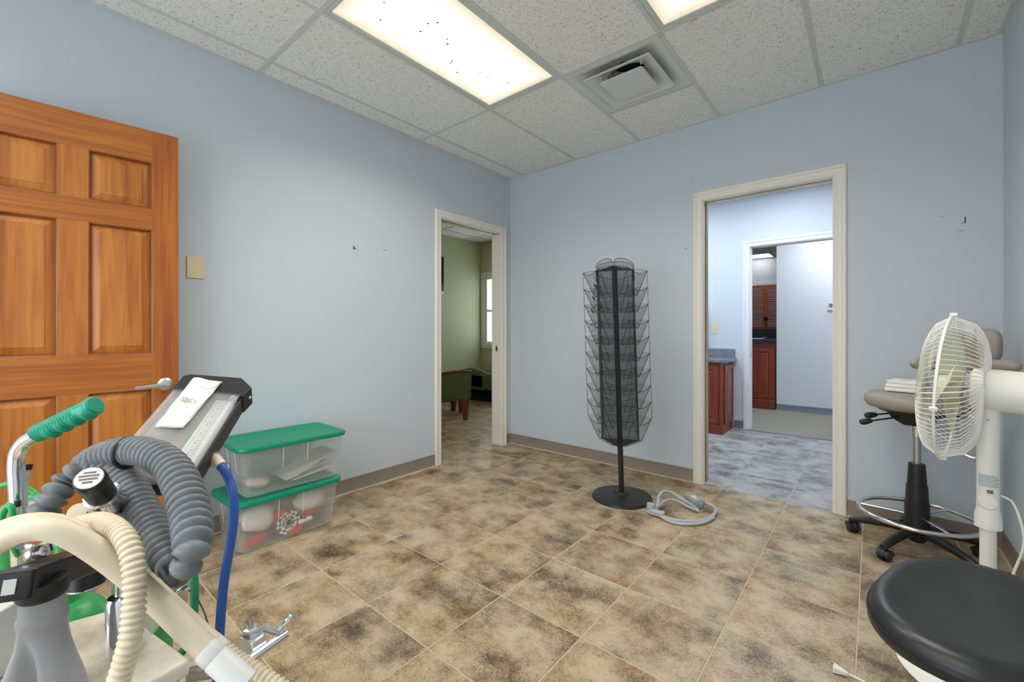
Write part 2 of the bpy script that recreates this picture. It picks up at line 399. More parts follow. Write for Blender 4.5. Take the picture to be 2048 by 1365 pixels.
def lay_tiles(parent, x0, x1, y0, y1, keep=None, m=None):
    cache = {}; m = m or M_TILE
    i0 = math.floor((x0 - FX) / TX) - 1; i1 = math.ceil((x1 - FX) / TX) + 1
    j0 = math.floor((y0 - FY) / TY) - 1; j1 = math.ceil((y1 - FY) / TY) + 1
    for i in range(i0, i1):
        for j in range(j0, j1):
            ax, bx = max(x0, FX + i * TX + 0.0022), min(x1, FX + (i + 1) * TX - 0.0022)
            ay, by = max(y0, FY + j * TY + 0.0022), min(y1, FY + (j + 1) * TY - 0.0022)
            if bx - ax < 0.01 or by - ay < 0.01: continue
            cx, cy = (ax + bx) / 2, (ay + by) / 2
            if keep and not keep(cx, cy): continue
            key = (round(bx - ax, 3), round(by - ay, 3))
            if key not in cache:
                hx, hy = (bx - ax) / 2, (by - ay) / 2; c = 0.0015
                cache[key] = to_mesh('tile', MB().loft([[(-hx,-hy,-0.008),(hx,-hy,-0.008),(hx,hy,-0.008),(-hx,hy,-0.008)],
                    [(-hx,-hy,-c),(hx,-hy,-c),(hx,hy,-c),(-hx,hy,-c)],
                    [(-hx+c,-hy+c,0),(hx-c,-hy+c,0),(hx-c,hy-c,0),(-hx+c,hy-c,0)]]))
            link('tile', cache[key], m, parent, (cx, cy, 0))

floor = struct('floor', MB().box(-0.12, 4.2, YF, 2.21, -0.12, -0.0016), M_GROUT, 'square mottled brown floor tiles with pale grout')
lay_tiles(floor, 0.0, W, -4.0, 0.0)
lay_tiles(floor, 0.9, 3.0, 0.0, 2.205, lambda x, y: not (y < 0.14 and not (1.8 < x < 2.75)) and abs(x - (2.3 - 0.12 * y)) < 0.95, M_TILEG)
floor_green = struct('floor_green_room', MB().box(-2.6, -0.12, -1.5, 2.2, -0.12, -0.0016), M_GROUT, 'brown tiled floor seen through the left doorway')
lay_tiles(floor_green, -2.48, 0.0, -1.0, 2.13, lambda x, y: -0.75 < y - (-0.52 - 0.82 * x) * 1.0 < 0.75)
struct('floor_far_room', MB().box(-1.0, 4.2, 2.225, 7.2, -0.12, 0.004), M_CARPET, 'beige grey carpet beyond the second doorway')
struct('trim_1', MB().box(1.70, 2.62, 2.195, 2.235, -0.01, 0.008), M_BASEDK, 'dark strip between tile and carpet')

# ---- walls
def wall_y(name, x0, x1, y0, y1, m, holes=(), z1=H + 0.1, label=None):
    b = MB(); x = x0
    for a, c, zt in sorted(holes):
        b.box(x, a, y0, y1, 0, z1); b.box(a, c, y0, y1, zt, z1); x = c
    b.box(x, x1, y0, y1, 0, z1); return struct(name, b, m, label)
def wall_x(name, y0, y1, x0, x1, m, holes=(), z1=H + 0.1, label=None, z0=0):
    b = MB(); y = y0
    for a, c, zt in sorted(holes):
        b.box(x0, x1, y, a, z0, z1); b.box(x0, x1, a, c, zt, z1); y = c
    b.box(x0, x1, y, y1, z0, z1); return struct(name, b, m, label)

LD0, LD1, BD0, BD1, DT = -0.930, -0.147, 1.890, 2.668, 2.125      # door openings, door head height
wall_left = wall_x('wall_left', YF, 2.33, -0.11, 0.0, M_WALL, [(LD0 - 0.02, LD1 + 0.02, DT + 0.02)], label='blue grey painted wall with a doorway to the green room')
wall_back = wall_y('wall_back', 0.0, 3.51, 0.0, 0.12, M_WALL, [(BD0 - 0.02, BD1 + 0.02, DT + 0.02)], label='blue grey painted wall with a doorway to the passage')
wall_right = wall_x('wall_right', YF, 0.0, W, W + 0.12, M_WALL, label='blue grey painted wall at the right')
WX0, WX1, WZ0, WZ1 = 0.45, 2.95, 0.30, 2.10        # unseen window added behind the camera to brighten the room
struct('wall_front', MB().box(-0.11, WX0, YF - 0.12, YF, 0, H + .1).box(WX1, W + 0.12, YF - 0.12, YF, 0, H + .1).box(WX0, WX1, YF - 0.12, YF, 0, WZ0).box(WX0, WX1, YF - 0.12, YF, WZ1, H + .1), M_WALL)
w2 = struct('added_window', MB().box(WX0, WX1, YF - 0.07, YF - 0.066, WZ0, WZ1), M_GLASS, 'added wide window behind the camera, for more light')
b = MB()
for x0, x1, z0, z1 in ((WX0, WX0 + .05, WZ0, WZ1), (WX1 - .05, WX1, WZ0, WZ1), (WX0, WX1, WZ0, WZ0 + .05), (WX0, WX1, WZ1 - .05, WZ1), ((WX0 + WX1)/2 - .03, (WX0 + WX1)/2 + .03, WZ0, WZ1)): b.box(x0, x1, YF - 0.09, YF - 0.04, z0, z1)
part(w2, 'window_frame', b, M_TRIMW, bevel=0.003)
def portal(x, y, z, sx, sz, rz):
    l = bpy.data.lights.new('window_daylight', 'AREA'); l.shape = 'RECTANGLE'; l.size = sx; l.size_y = sz; l.cycles.is_portal = True
    o = bpy.data.objects.new('window_daylight', l); COL.objects.link(o); o.location = (x, y, z); o.rotation_euler = (PI/2, 0, rz)
portal((WX0 + WX1)/2, YF - 0.10, (WZ0 + WZ1)/2, WX1 - WX0, WZ1 - WZ0, PI)
portal(-1.795, 2.22, 1.515, 1.19, 1.19, 0)
wall_x('wall_green_near', -1.5, 2.13, -0.12, -0.11, M_GREEN, [(LD0 - 0.02, LD1 + 0.02, DT + 0.02)])
wall_x('wall_green_far', -1.6, 2.25, -2.6, -2.48, M_GREEN, label='sage green wall seen through the left doorway')
# green back wall with a window in the corner
GW = [(-2.39, -1.2, 0.92, 2.11)]
b = MB(); b.box(-2.48, -2.39, 2.13, 2.25, 0, H + .1); b.box(-2.39, -1.2, 2.13, 2.25, 0, 0.92); b.box(-2.39, -1.2, 2.13, 2.25, 2.11, H + .1); b.box(-1.2, -0.11, 2.13, 2.25, 0, H + .1)
struct('wall_green_back', b, M_GREEN)
wall_y('wall_green_front', -2.6, -0.11, -1.62, -1.5, M_GREEN)
SD0, SD1 = 1.772, 2.556
wall_hall = wall_y('wall_hall_back', 0.0, 4.2, 2.21, 2.33, M_HALLWALL, [(SD0 - 0.02, SD1 + 0.02, DT + 0.02)], label='pale blue wall with a second doorway')
wall_x('wall_hall_right', 0.12, 2.21, 4.1, 4.2, M_HALLWALL)
wall_y('wall_hall_near', 0.0, 4.1, 0.12, 0.125, M_HALLWALL, [(BD0 - 0.02, BD1 + 0.02, DT + 0.02)])
wall_y('wall_far_partition', 1.796, 4.2, 3.85, 3.97, M_HALLWALL, label='pale wall with a thermostat beyond the second doorway')
wall_y('wall_far_back', -1.0, 4.2, 7.0, 7.12, plain('pale_grey_paint', S(196,200,204), 0.8))
wall_x('wall_far_left', 2.33, 7.0, -1.1, -1.0, M_HALLWALL)
wall_x('wall_far_right', 2.33, 7.0, 4.1, 4.2, M_HALLWALL)

def marks(parent, pts, name='scuff_mark'):
    for axis, p, w, h in pts:
        b = MB()
        if axis == 'x': b.box(p[0], p[0] + 0.0012, p[1] - w, p[1] + w, p[2] - h, p[2] + h)
        else: b.box(p[0] - w, p[0] + w, p[1] - 0.0012, p[1], p[2] - h, p[2] + h)
        part(parent, name, b, M_DUST)
marks(wall_left, [('x', (0, -1.747, 1.749), 0.006, 0.012), ('x', (0, -1.735, 1.745), 0.012, 0.002), ('x', (0, -1.49, 1.772), 0.012, 0.0015), ('x', (0, -1.56, 1.762), 0.007, 0.0012)])
marks(wall_back, [('y', (1.763, 0, 1.786), 0.004, 0.004), ('y', (3.25, 0, 1.757), 0.003, 0.016), ('y', (3.243, 0, 1.742), 0.009, 0.0015), ('y', (3.235, 0, 1.70), 0.012, 0.001), ('y', (3.16, 0, 1.792), 0.006, 0.001), ('y', (0.609, 0, 1.722), 0.006, 0.002)])

# ---- door casings and jambs
PROF = [(0, 0), (0, 0.009), (0.008, 0.013), (0.026, 0.011), (0.040, 0.013), (0.045, 0.019), (0.060, 0.019), (0.066, 0.013), (0.066, 0)]
def casing(name, axis, a0, a1, zt, face, out, m, label=None):
    """axis 'x': wall runs along x at y = face, casing stands out by out*t"""
    rings = []
    for a, z, sa, sz in ((a0, 0, -1, 0), (a0, zt, -1, 1), (a1, zt, 1, 1), (a1, 0, 1, 0)):
        ring = []
        for w, t in PROF:
            A = a + sa * w; Z = z + sz * w
            ring.append((A, face + out * t, Z) if axis == 'x' else (face + out * t, A, Z))
        rings.append(ring)
    b = MB().loft(rings, True); return struct(name, b, m, label)
M_RAW = plain('raw_pine_edge', S(206,178,140), 0.7, var=0.1, scale=30)
def jambs(parent, axis, a0, a1, zt, n0, n1, m, slot_side, strike=None):
    """linings of an opening; the pocket side and head are split by a dark slot"""
    def bx(A0, A1, N0, N1, Z0, Z1): return MB().box(A0, A1, N0, N1, Z0, Z1) if axis == 'x' else MB().box(N0, N1, A0, A1, Z0, Z1)
    mid0, mid1 = n0 + (n1 - n0) * 0.36, n0 + (n1 - n0) * 0.66
    for side, A0, A1 in ((-1, a0 - 0.018, a0), (1, a1, a1 + 0.018)):
        if side == slot_side:
            part(parent, 'jamb', bx(A0, A1, n0, mid0, 0, zt), m); part(parent, 'jamb', bx(A0, A1, mid1, n1, 0, zt), M_RAW)
            part(parent, 'pocket_slot', bx(A0 + (0.006 if side > 0 else 0), A1 - (0.006 if side < 0 else 0), mid0, mid1, 0, zt), M_DARK)
        else: part(parent, 'jamb', bx(A0, A1, n0, n1, 0, zt), m)
    part(parent, 'head_jamb', bx(a0 - 0.018, a1 + 0.018, n0, mid0, zt, zt + 0.018), m); part(parent, 'head_jamb', bx(a0 - 0.018, a1 + 0.018, mid1, n1, zt, zt + 0.018), m)
    part(parent, 'door_track', bx(a0, a1, mid0, mid1, zt + 0.008, zt + 0.018), M_DARK)

t2 = casing('trim_2', 'y', LD0 - 0.005, LD1 + 0.005, DT + 0.005, 0.0, 1, M_TRIM, 'cream casing of the left doorway')
jambs(t2, 'y', LD0, LD1, DT, -0.12, 0.0, M_TRIM, -1)
part(t2, 'strike_plate', MB().box(-0.072, -0.046, LD1 - 0.0015, LD1, 0.945, 1.00), M_STEEL)
part(t2, 'strike_hole', MB().box(-0.064, -0.054, LD1 - 0.002, LD1, 0.958, 0.986), M_DARK)
casing('trim_3', 'y', LD0 - 0.005, LD1 + 0.005, DT + 0.005, -0.12, -1, M_TRIM)
t4 = casing('trim_4', 'x', BD0 - 0.005, BD1 + 0.005, DT + 0.005, 0.0, -1, M_TRIM, 'cream casing of the back doorway')
jambs(t4, 'x', BD0, BD1, DT, 0.0, 0.125, M_TRIM, -1)
t5 = casing('trim_5', 'x', SD0 - 0.005, SD1 + 0.005, DT + 0.005, 2.21, -1, M_TRIMW, 'white casing of the second doorway')
jambs(t5, 'x', SD0, SD1, DT, 2.21, 2.33, M_TRIMW, 1)
part(t5, 'strike_plate', MB().box(SD0, SD0 + 0.002, 2.245, 2.275, 0.84, 0.90), M_STEEL)

# ---- vinyl wall base
BP = [(0, 0), (0.014, 0), (0.012, 0.006), (0.005, 0.018), (0.004, 0.098), (0.0, 0.1)]
def base(name, p0, p1, n, m=M_BASE):
    n = V((n[0], n[1], 0)); r = []
    for p in (p0, p1): r.append([V((p[0], p[1], 0)) + n * t + V((0, 0, z)) for t, z in BP])
    ob = struct(name, MB().loft(r, True), m, smooth=30)
    part(ob, 'caulk_line', MB().loft([[V((p[0], p[1], 0)) + n * t + V((0, 0, z)) for t, z in ((.010, 0), (.0185, 0), (.0165, .004), (.010, .008))] for p in (p0, p1)], True), M_GROUT)
    return ob
base('baseboard_left', (0, YF), (0, LD0 - 0.071), (1, 0)); base('baseboard_left_corner', (0, LD1 + 0.071), (0, 0), (1, 0))
base('baseboard_back', (0, 0), (BD0 - 0.071, 0), (0, -1)); base('baseboard_back_right', (BD1 + 0.071, 0), (W, 0), (0, -1))
base('baseboard_right', (W, YF), (W, 0), (-1, 0))
base('baseboard_hall', (1.60, 2.21), (SD0 - 0.071, 2.21), (0, -1), M_BASEDK)
base('baseboard_far', (1.796, 3.85), (4.1, 3.85), (0, -1), M_BASEDK)
base('baseboard_green', (-2.48, -1.5), (-2.48, 2.13), (1, 0))

# ---- main ceiling: lay-in boards on a painted grid
C0, G = 0.172, 0.6096
RA = -2.3799 + 2 * G                                  # cross tee at the near end of the last row
ceiling = struct('ceiling', MB().box(-0.11, W + 0.12, YF - 0.12, 0.12, H + 0.13, H + 0.2), M_DARK, 'suspended ceiling of speckled lay-in boards')
colx = [0.0] + [C0 + G * i for i in range(6)] + [W]
rowy = [0.0, RA, RA - 2 * G, RA - 4 * G, YF]
board = {}
for i in range(7):
    for j in range(4):
        x0, x1, y1, y0 = colx[i], colx[i + 1], rowy[j], rowy[j + 1]
        if i in (2, 4) and j in (1, 3): continue      # troffers
        if i == 3 and j == 0: y0 = RA + G   # half bay left beside the air diffuser
        if i not in (0, 6) and j == 3: y0 = max(y0, RA - 6 * G)
        key = (round(x1 - x0, 3), round(y1 - y0, 3))
        if key not in board: board[key] = to_mesh('ceiling_board', MB().box(-(x1-x0)/2, (x1-x0)/2, -(y1-y0)/2, (y1-y0)/2, 0, 0.015))
        link('ceiling_board', board[key], M_CEIL, ceiling, ((x0 + x1) / 2, (y0 + y1) / 2, H + 0.004))
def tee(x0, x1, y0, y1): part(ceiling, 'grid_bar', MB().box(x0, x1, y0, y1, H, H + 0.006), M_TBAR)
hb = 0.012
for i in range(1, 7): tee(colx[i] - hb, colx[i] + hb, YF, 0.0)
for j in (1, 2, 3):
    for i in range(7): tee(colx[i] + (hb if i else 0), colx[i + 1] - (hb if i < 6 else 0), rowy[j] - hb, rowy[j] + hb)
tee(colx[3] + hb, colx[4] - hb, RA + G - hb * .6, RA + G + hb * .6)
for x0, x1, y0, y1 in ((0, 0.02, YF, 0), (W - 0.02, W, YF, 0), (0.02, W - 0.02, -0.02, 0)):
    part(ceiling, 'wall_angle', MB().box(x0, x1, y0, y1, H - 0.001, H + 0.005), M_TBAR)
for u in ((1.9993, -1.1647, 2.7165), (1.9967, -1.137, 2.7165), (2.1655, -1.1443, 2.7165), (2.1823, -1.1438, 2.7165), (2.2668, -1.152, 2.7165), (2.289, -1.1588, 2.7165)):
    p = V(u); part(ceiling, 'broken_edge', MB().ell((p.x, p.y, H - 0.002), 0.007 + 0.006 * random.random(), 0.004 + .003 * random.random(), 0.005, 8, 5), M_CRUMB)

# ---- troffers
def troffer(cx, cy, mat, label, group, sx=G, sy=2 * G, bugs=0, dz=0.0, lamp=0):
    t = thing('ceiling_light', label, 'ceiling light', (cx, cy, H + dz), group)
    hx, hy = sx / 2 - 0.012, sy / 2 - 0.012; f = 0.028; b = MB(); z = H + dz
    for x0, x1, y0, y1 in ((-hx, hx, -hy, -hy + f), (-hx, hx, hy - f, hy), (-hx, -hx + f, -hy + f, hy - f), (hx - f, hx, -hy + f, hy - f)):
        b.box(cx + x0, cx + x1, cy + y0, cy + y1, z + 0.001, z + 0.02)
    part(t, 'frame', b, M_TBAR, bevel=0.003)
    part(t, 'housing', MB().box(cx - hx + .002, cx + hx - .002, cy - hy + .002, cy + hy - .002, z + 0.02, z + 0.10), M_TBAR)
    part(t, 'lens', MB().box(cx - hx + f, cx + hx - f, cy - hy + f, cy + hy - f, z + 0.006, z + 0.010), mat)
    if lamp:                                           # the tubes' downward light, narrowed by the prismatic lens
        l = bpy.data.lights.new('troffer_lamp', 'AREA'); l.shape = 'RECTANGLE'; l.size = 2*(hx - f) - .02; l.size_y = 2*(hy - f) - .02
        l.energy = lamp; l.color = (1.0, 0.965, 0.90); l.spread = math.radians(145)
        lo = bpy.data.objects.new('troffer_lamp', l); COL.objects.link(lo); lo.parent = t; lo.location = (0, 0, 0.003)
    for k in range(bugs):
        x = cx + (random.random() - .5) * 0.28 - 0.03; y = cy + (random.random() - .5) * 1.0
        part(t, 'dead_insect', MB().ell((x, y, z + 0.0045), 0.004 + .004 * random.random(), 0.004 + .003 * random.random(), 0.001, 7, 4), M_DUST)
    return t
ML = panel_light('lit_lens', (1.0, 0.965, 0.90, 1), LIGHT_MAIN, S(238,224,196), 0.80, G / 2 - 0.04, G - 0.04)
troffer((colx[2] + colx[3]) / 2, RA - G, ML, 'long lit ceiling panel above the middle of the room, insects in its lens', 'main room ceiling panels', bugs=14, lamp=LAMP_MAIN)
troffer((colx[4] + colx[5]) / 2, RA - G, ML, 'lit ceiling panel cut by the top of the photo beside the air diffuser', 'main room ceiling panels', bugs=3, lamp=LAMP_MAIN)
for i, sd in ((2, 'nearer the pine door'), (4, 'nearer the right wall')): troffer((colx[i] + colx[i + 1]) / 2, RA - 5 * G, ML, 'added lit ceiling panel behind the camera, ' + sd, 'added panels behind the camera', lamp=LAMP_MAIN)  # unseen pair added to give the room more light

# ---- square cone air diffuser
dx, dy = (colx[3] + colx[4]) / 2, RA + G / 2
t = thing('air_diffuser', 'square white ceiling air diffuser with stepped cones', 'air vent', (dx, dy, H))
def sq(s, z, r=0.0):
    pts = []
    if r <= 0: return [(dx - s, dy - s, z), (dx + s, dy - s, z), (dx + s, dy + s, z), (dx - s, dy + s, z)]
    for cx_, cy_, a0 in ((s - r, s - r, 0), (-s + r, s - r, PI/2), (-s + r, -s + r, PI), (s - r, -s + r, 1.5*PI)):
        for k in range(4): pts.append((dx + cx_ + r * math.cos(a0 + k * PI / 6), dy + cy_ + r * math.sin(a0 + k * PI / 6), z))
    return pts
M_DIFF = plain('diffuser_enamel', S(214,216,212), 0.45)
part(t, 'frame', MB().loft([sq(.292, H+.003, .004), sq(.292, H, .004), sq(.262, H-.002, .004), sq(.25, H+.004, .03), sq(.17, H+.045, .06), sq(.115, H+.06, .1148), sq(.115, H+.16, .1148), sq(.12, H+.16, .1148)], False), M_DIFF, smooth=35)
part(t, 'duct', MB().loft([sq(.1149, H+.12, .1148), sq(.11, H+.121, .1095)], True), M_DARK)
part(t, 'outer_cone', MB().loft([sq(.213, H-.016, .012), sq(.206, H-.020, .012), sq(.19, H-.012, .02), sq(.115, H+.03, .06), sq(.115, H+.034, .06), sq(.205, H-.008, .012)], False, True), M_DIFF, smooth=35)
pl = part(t, 'inner_plate', MB().loft([sq(.137, H-.024, .012), sq(.137, H-.029, .012), sq(.10, H-.031, .012)], True), M_DIFF, smooth=35)
part(pl, 'screw', MB().ell((dx, dy, H-.031), .005, .005, .002, 10, 5), M_STEEL)
for a in range(4):
    x, y = dx + .19 * math.cos(a*PI/2 + PI/4), dy + .19 * math.sin(a*PI/2 + PI/4)
    part(t, 'support_pin', MB().cyl((x, y, H+.06), (x*.97+dx*.03, y*.97+dy*.03, H-.01), .004, seg=8), M_DIFF)

# ---- other ceilings and their panels
struct('ceiling_hall', MB().box(0, 4.2, 0.12, 2.21, H, H + 0.1), M_CEIL)
struct('ceiling_far', MB().box(-1.1, 4.2, 2.33, 7.12, H, H + 0.1), M_CEIL)
cg = struct('ceiling_green', MB().box(-2.6, -0.12, -1.6, 2.25, H + 0.006, H + 0.1), M_CEIL, 'lay-in board ceiling of the green room')
for k in range(5): part(cg, 'grid_bar', MB().box(-2.48, -0.12, -1.2 + k * G * 1.2 - hb, -1.2 + k * G * 1.2 + hb, H, H + 0.006), M_TBAR)
for k in range(4): part(cg, 'grid_bar', MB().box(-2.2 + k * G - hb, -2.2 + k * G + hb, -1.5, 2.13, H, H + 0.005), M_TBAR)
MH = panel_light('lit_lens_cool', (0.76, 0.87, 1.0, 1), LIGHT_HALL, (0.9, 0.95, 1, 1), 1.0, G / 2 - 0.04, G - 0.04)
troffer(2.2, 1.17, MH, 'cool lit ceiling panel of the passage between both doorways', 'passage ceiling panels', dz=-0.02)
troffer(0.9, 1.17, MH, 'cool lit ceiling panel of the passage above the granite counter', 'passage ceiling panels', dz=-0.02)
MF = panel_light('lit_lens_far', (0.92, 0.96, 1.0, 1), LIGHT_FAR, (0.9, 0.95, 1, 1), 1.0, G / 2 - 0.04, G - 0.04)
troffer(2.6, 3.1, MF, 'lit ceiling panel over the carpet', 'far room ceiling panels', dz=-0.02)
ME = panel_light('lit_lens_far_end', (0.95, 0.97, 1.0, 1), LIGHT_FAR * 0.32, (0.9, 0.95, 1, 1), 1.0, G / 2 - 0.04, G / 2 - 0.04)
troffer(1.02, 6.70, ME, 'small bright ceiling panel at the far end beyond both doorways', 'far room ceiling panels', G, G, dz=-0.02)
troffer(0.6, 5.0, ME, 'lit ceiling panel hidden above the far counter', 'far room ceiling panels', dz=-0.02)
MG = panel_light('lit_lens_green', (1.0, 0.95, 0.86, 1), LIGHT_GREEN, (1, .95, .85, 1), 1.0, G / 2 - 0.04, G - 0.04)
troffer(-1.3, -0.3, MG, 'lit ceiling panel of the green room', 'green room ceiling panels', dz=-0.02)

# ---- window of the green room
wn = struct('window_1', MB().box(-2.39, -1.2, 2.16, 2.166, 0.92, 2.11), M_GLASS, 'bright window in the corner of the green room')
b = MB()
for x0, x1, z0, z1 in ((-2.47, -2.385, 0.85, 2.19), (-1.205, -1.12, 0.85, 2.19), (-2.385, -1.205, 2.105, 2.19), (-2.385, -1.205, 0.85, 0.925)): b.box(x0, x1, 2.112, 2.13, z0, z1)
part(wn, 'window_casing', b, M_TRIM, bevel=0.004)
b = MB()
for x0, x1, z0, z1 in ((-2.385, -2.34, 0.925, 2.105), (-1.25, -1.205, 0.925, 2.105), (-2.34, -1.25, 2.06, 2.105), (-2.34, -1.25, 0.925, 0.97), (-2.34, -1.25, 1.49, 1.53)): b.box(x0, x1, 2.135, 2.175, z0, z1)
part(wn, 'window_frame', b, M_TRIMW, bevel=0.003)

# ---- six-panel pine door folded back against the left wall
DA = V((0.181, -2.809, 0)); DB = V((0.136, -3.387, 0)); DU = (DB - DA).normalized(); DN = V((-DU.y, DU.x, 0))
if DN.x < 0: DN = -DN
DW, DZ0, DZ1, TH = 0.742, 0.010, 2.123, 0.035
door = bpy.data.objects.new('door_1', None); COL.objects.link(door); door.location = DA; door['kind'] = 'structure'; door['label'] = 'varnished orange pine six panel door standing open against the wall'
door.rotation_euler = (0, 0, math.atan2(DU.y, DU.x))   # local x runs from the lock edge to the hinge edge
door_sign = 1.0 if DN.dot(V((-DU.y, DU.x, 0))) > 0 else -1.0
def dpart(name, mb, m, parent=None, bevel=None, smooth=None):
    ob = link(name, to_mesh(name, mb, (0,0,0), smooth), m, parent or door)
    if bevel: add_bevel(ob, bevel)
    return ob
def dbox(x0, x1, n0, n1, z0, z1):          # n: 0 at the room-side face, negative into the leaf
    a, c = sorted((door_sign * n0, door_sign * n1)); return MB().box(x0, x1, a, c, z0, z1)
ST, PW, MU = 0.101, 0.222, 0.097
rails = [(1.967, DZ1), (1.639, 1.742), (0.866, 1.041), (DZ0, 0.235)]
dpart('stile', dbox(0, ST, 0, -TH, DZ0, DZ1), M_PINEV, bevel=0.002)
dpart('stile', dbox(DW - ST, DW, 0, -TH, DZ0, DZ1), M_PINEV, bevel=0.002)
cols_ = [(ST, ST + PW), (ST + PW + MU, DW - ST)]
for z0, z1 in rails: dpart('rail', dbox(ST, DW - ST, 0, -TH, z0, z1), M_PINEH, bevel=0.001)
rows_ = [(1.742, 1.967), (1.041, 1.639), (0.235, 0.866)]
for z0, z1 in rows_: dpart('mullion', dbox(ST + PW, ST + PW + MU, 0, -TH, z0, z1), M_PINE, bevel=0.001)
def rect(x0, x1, z0, z1, n): return [(x0, door_sign * n, z0), (x1, door_sign * n, z0), (x1, door_sign * n, z1), (x0, door_sign * n, z1)]
for x0, x1 in cols_:
    for z0, z1 in rows_:
        dpart('panel', MB().loft([rect(x0, x1, z0, z1, -0.026), rect(x0, x1, z0, z1, -0.016), rect(x0 + .010, x1 - .010, z0 + .010, z1 - .010, -0.016),
              rect(x0 + .036, x1 - .036, z0 + .036, z1 - .036, -0.006), rect(x0 + .038, x1 - .038, z0 + .038, z1 - .038, -0.004)], True), M_PINE)
        g = MB()
        g.loft([rect(x0, x1, z0, z1, -0.001), rect(x0 + .004, x1 - .004, z0 + .004, z1 - .004, -0.003), rect(x0 + .009, x1 - .009, z0 + .009, z1 - .009, -0.0155), rect(x0, x1, z0, z1, -0.0155)], False, True)
        dpart('moulding', g, M_PINEDK)
rose = dpart('handle_rose', MB().lathe([(0.031, 0), (0.031, 0.006), (0.026, 0.011), (0.012, 0.013), (0.012, 0.045), (0.0, 0.045)], (0.052, 0, 0.887), (0, door_sign, 0), 28), M_SATIN, smooth=40)
y = door_sign
lev = dpart('lever', MB().loft([[(0.052 + sx_ + dxx, y * (0.045 + ny), 0.887 + sz_ + dzz) for dxx, ny, dzz in prof] for sx_, sz_, prof in (
    (-0.012, 0.0, [(0,-.009,-.008),(0,.006,-.008),(0,.009,0),(0,.006,.008),(0,-.009,.008)]),
    (0.02, -0.001, [(0,-.008,-.011),(0,.006,-.011),(0,.009,0),(0,.006,.011),(0,-.008,.011)]),
    (0.07, -0.004, [(0,-.005,-.008),(0,.004,-.008),(0,.006,0),(0,.004,.008),(0,-.005,.008)]),
    (0.116, -0.007, [(0,-.004,-.008),(0,.004,-.008),(0,.005,0),(0,.004,.008),(0,-.004,.008)]))], True), M_SATIN, rose, smooth=40)
dpart('key_cylinder', MB().lathe([(0.009, 0), (0.009, 0.004), (0.005, 0.005), (0, .005)], (0.052, y * 0.052, 0.887), (0, y, 0), 16), M_CHROME, rose, smooth=40)
for z in (0.25, 1.07, 1.9):
    hg = dpart('hinge', MB().cyl((DW + 0.006, y * -0.03, z - .05), (DW + 0.006, y * -0.03, z + .05), .007, seg=12), M_SATIN, smooth=40)
b = MB().box(0.0, 0.04, -3.64, -3.57, 0, 2.2); struct('trim_6', b, M_TRIM)

# ---- blank wall plate beside the door
t = thing('wall_plate', 'blank almond plastic plate on the wall beside the pine door', 'wall plate', (0, -2.694, 1.438))
pb = part(t, 'plate', MB().box(0, 0.006, -2.734, -2.654, 1.440, 1.558), M_BEIGE, bevel=0.002)
for z in (1.47, 1.528): part(t, 'screw', MB().ell((0.006, -2.694, z), .0015, .004, .004, 10, 6), M_BEIGE)

# ================================================================== THINGS IN THE ROOM
# ---- three-sided revolving brochure rack
RX, RY = 1.536, -0.63
rack = thing('brochure_rack', 'tall black wire mesh revolving brochure rack on a round base', 'brochure rack', (RX, RY, 0))
bs = part(rack, 'base', MB().lathe([(0.0, 0.0), (0.198, 0.0), (0.203, 0.006), (0.198, 0.016), (0.15, 0.028), (0.08, 0.036), (0.055, 0.038), (0.05, 0.048), (0.03, 0.052), (0, .052)], (RX, RY, 0), seg=56), M_BLACKM, smooth=40)
part(rack, 'pole', MB().cyl((RX, RY, 0.04), (RX, RY, 1.60), 0.0185, seg=20), M_BLACKM, smooth=40)
AIM = math.atan2(-3.3954 - RY, 2.8617 - RX) - 0.03     # one corner points to the room
CR = 0.158
cor = [V((RX + CR * math.cos(AIM + k * 2*PI/3), RY + CR * math.sin(AIM + k * 2*PI/3), 0)) for k in range(3)]
ZT, ZB, PITCH = 1.575, 0.385, 0.1112
for z in (ZT, ZB):
    tri = [(c.x, c.y, z) for c in cor]; part(rack, 'end_plate', MB().loft([tri, [(x, y, zz + 0.004) for x, y, zz in tri]], True), M_BLACKM)
for k in range(3):
    c = cor[k]; d = (V((RX, RY, 0)) - c).normalized() * 0.004
    nx_ = (cor[(k+1) % 3] - c).normalized() * 0.016; pv = (cor[k-1] - c).normalized() * 0.016
    for s_ in (nx_, pv):
        p = c + s_ + d; part(rack, 'upright', MB().cyl((p.x, p.y, ZB), (p.x, p.y, ZT), 0.0032, seg=6), M_BLACKM)
wr = 0.0019
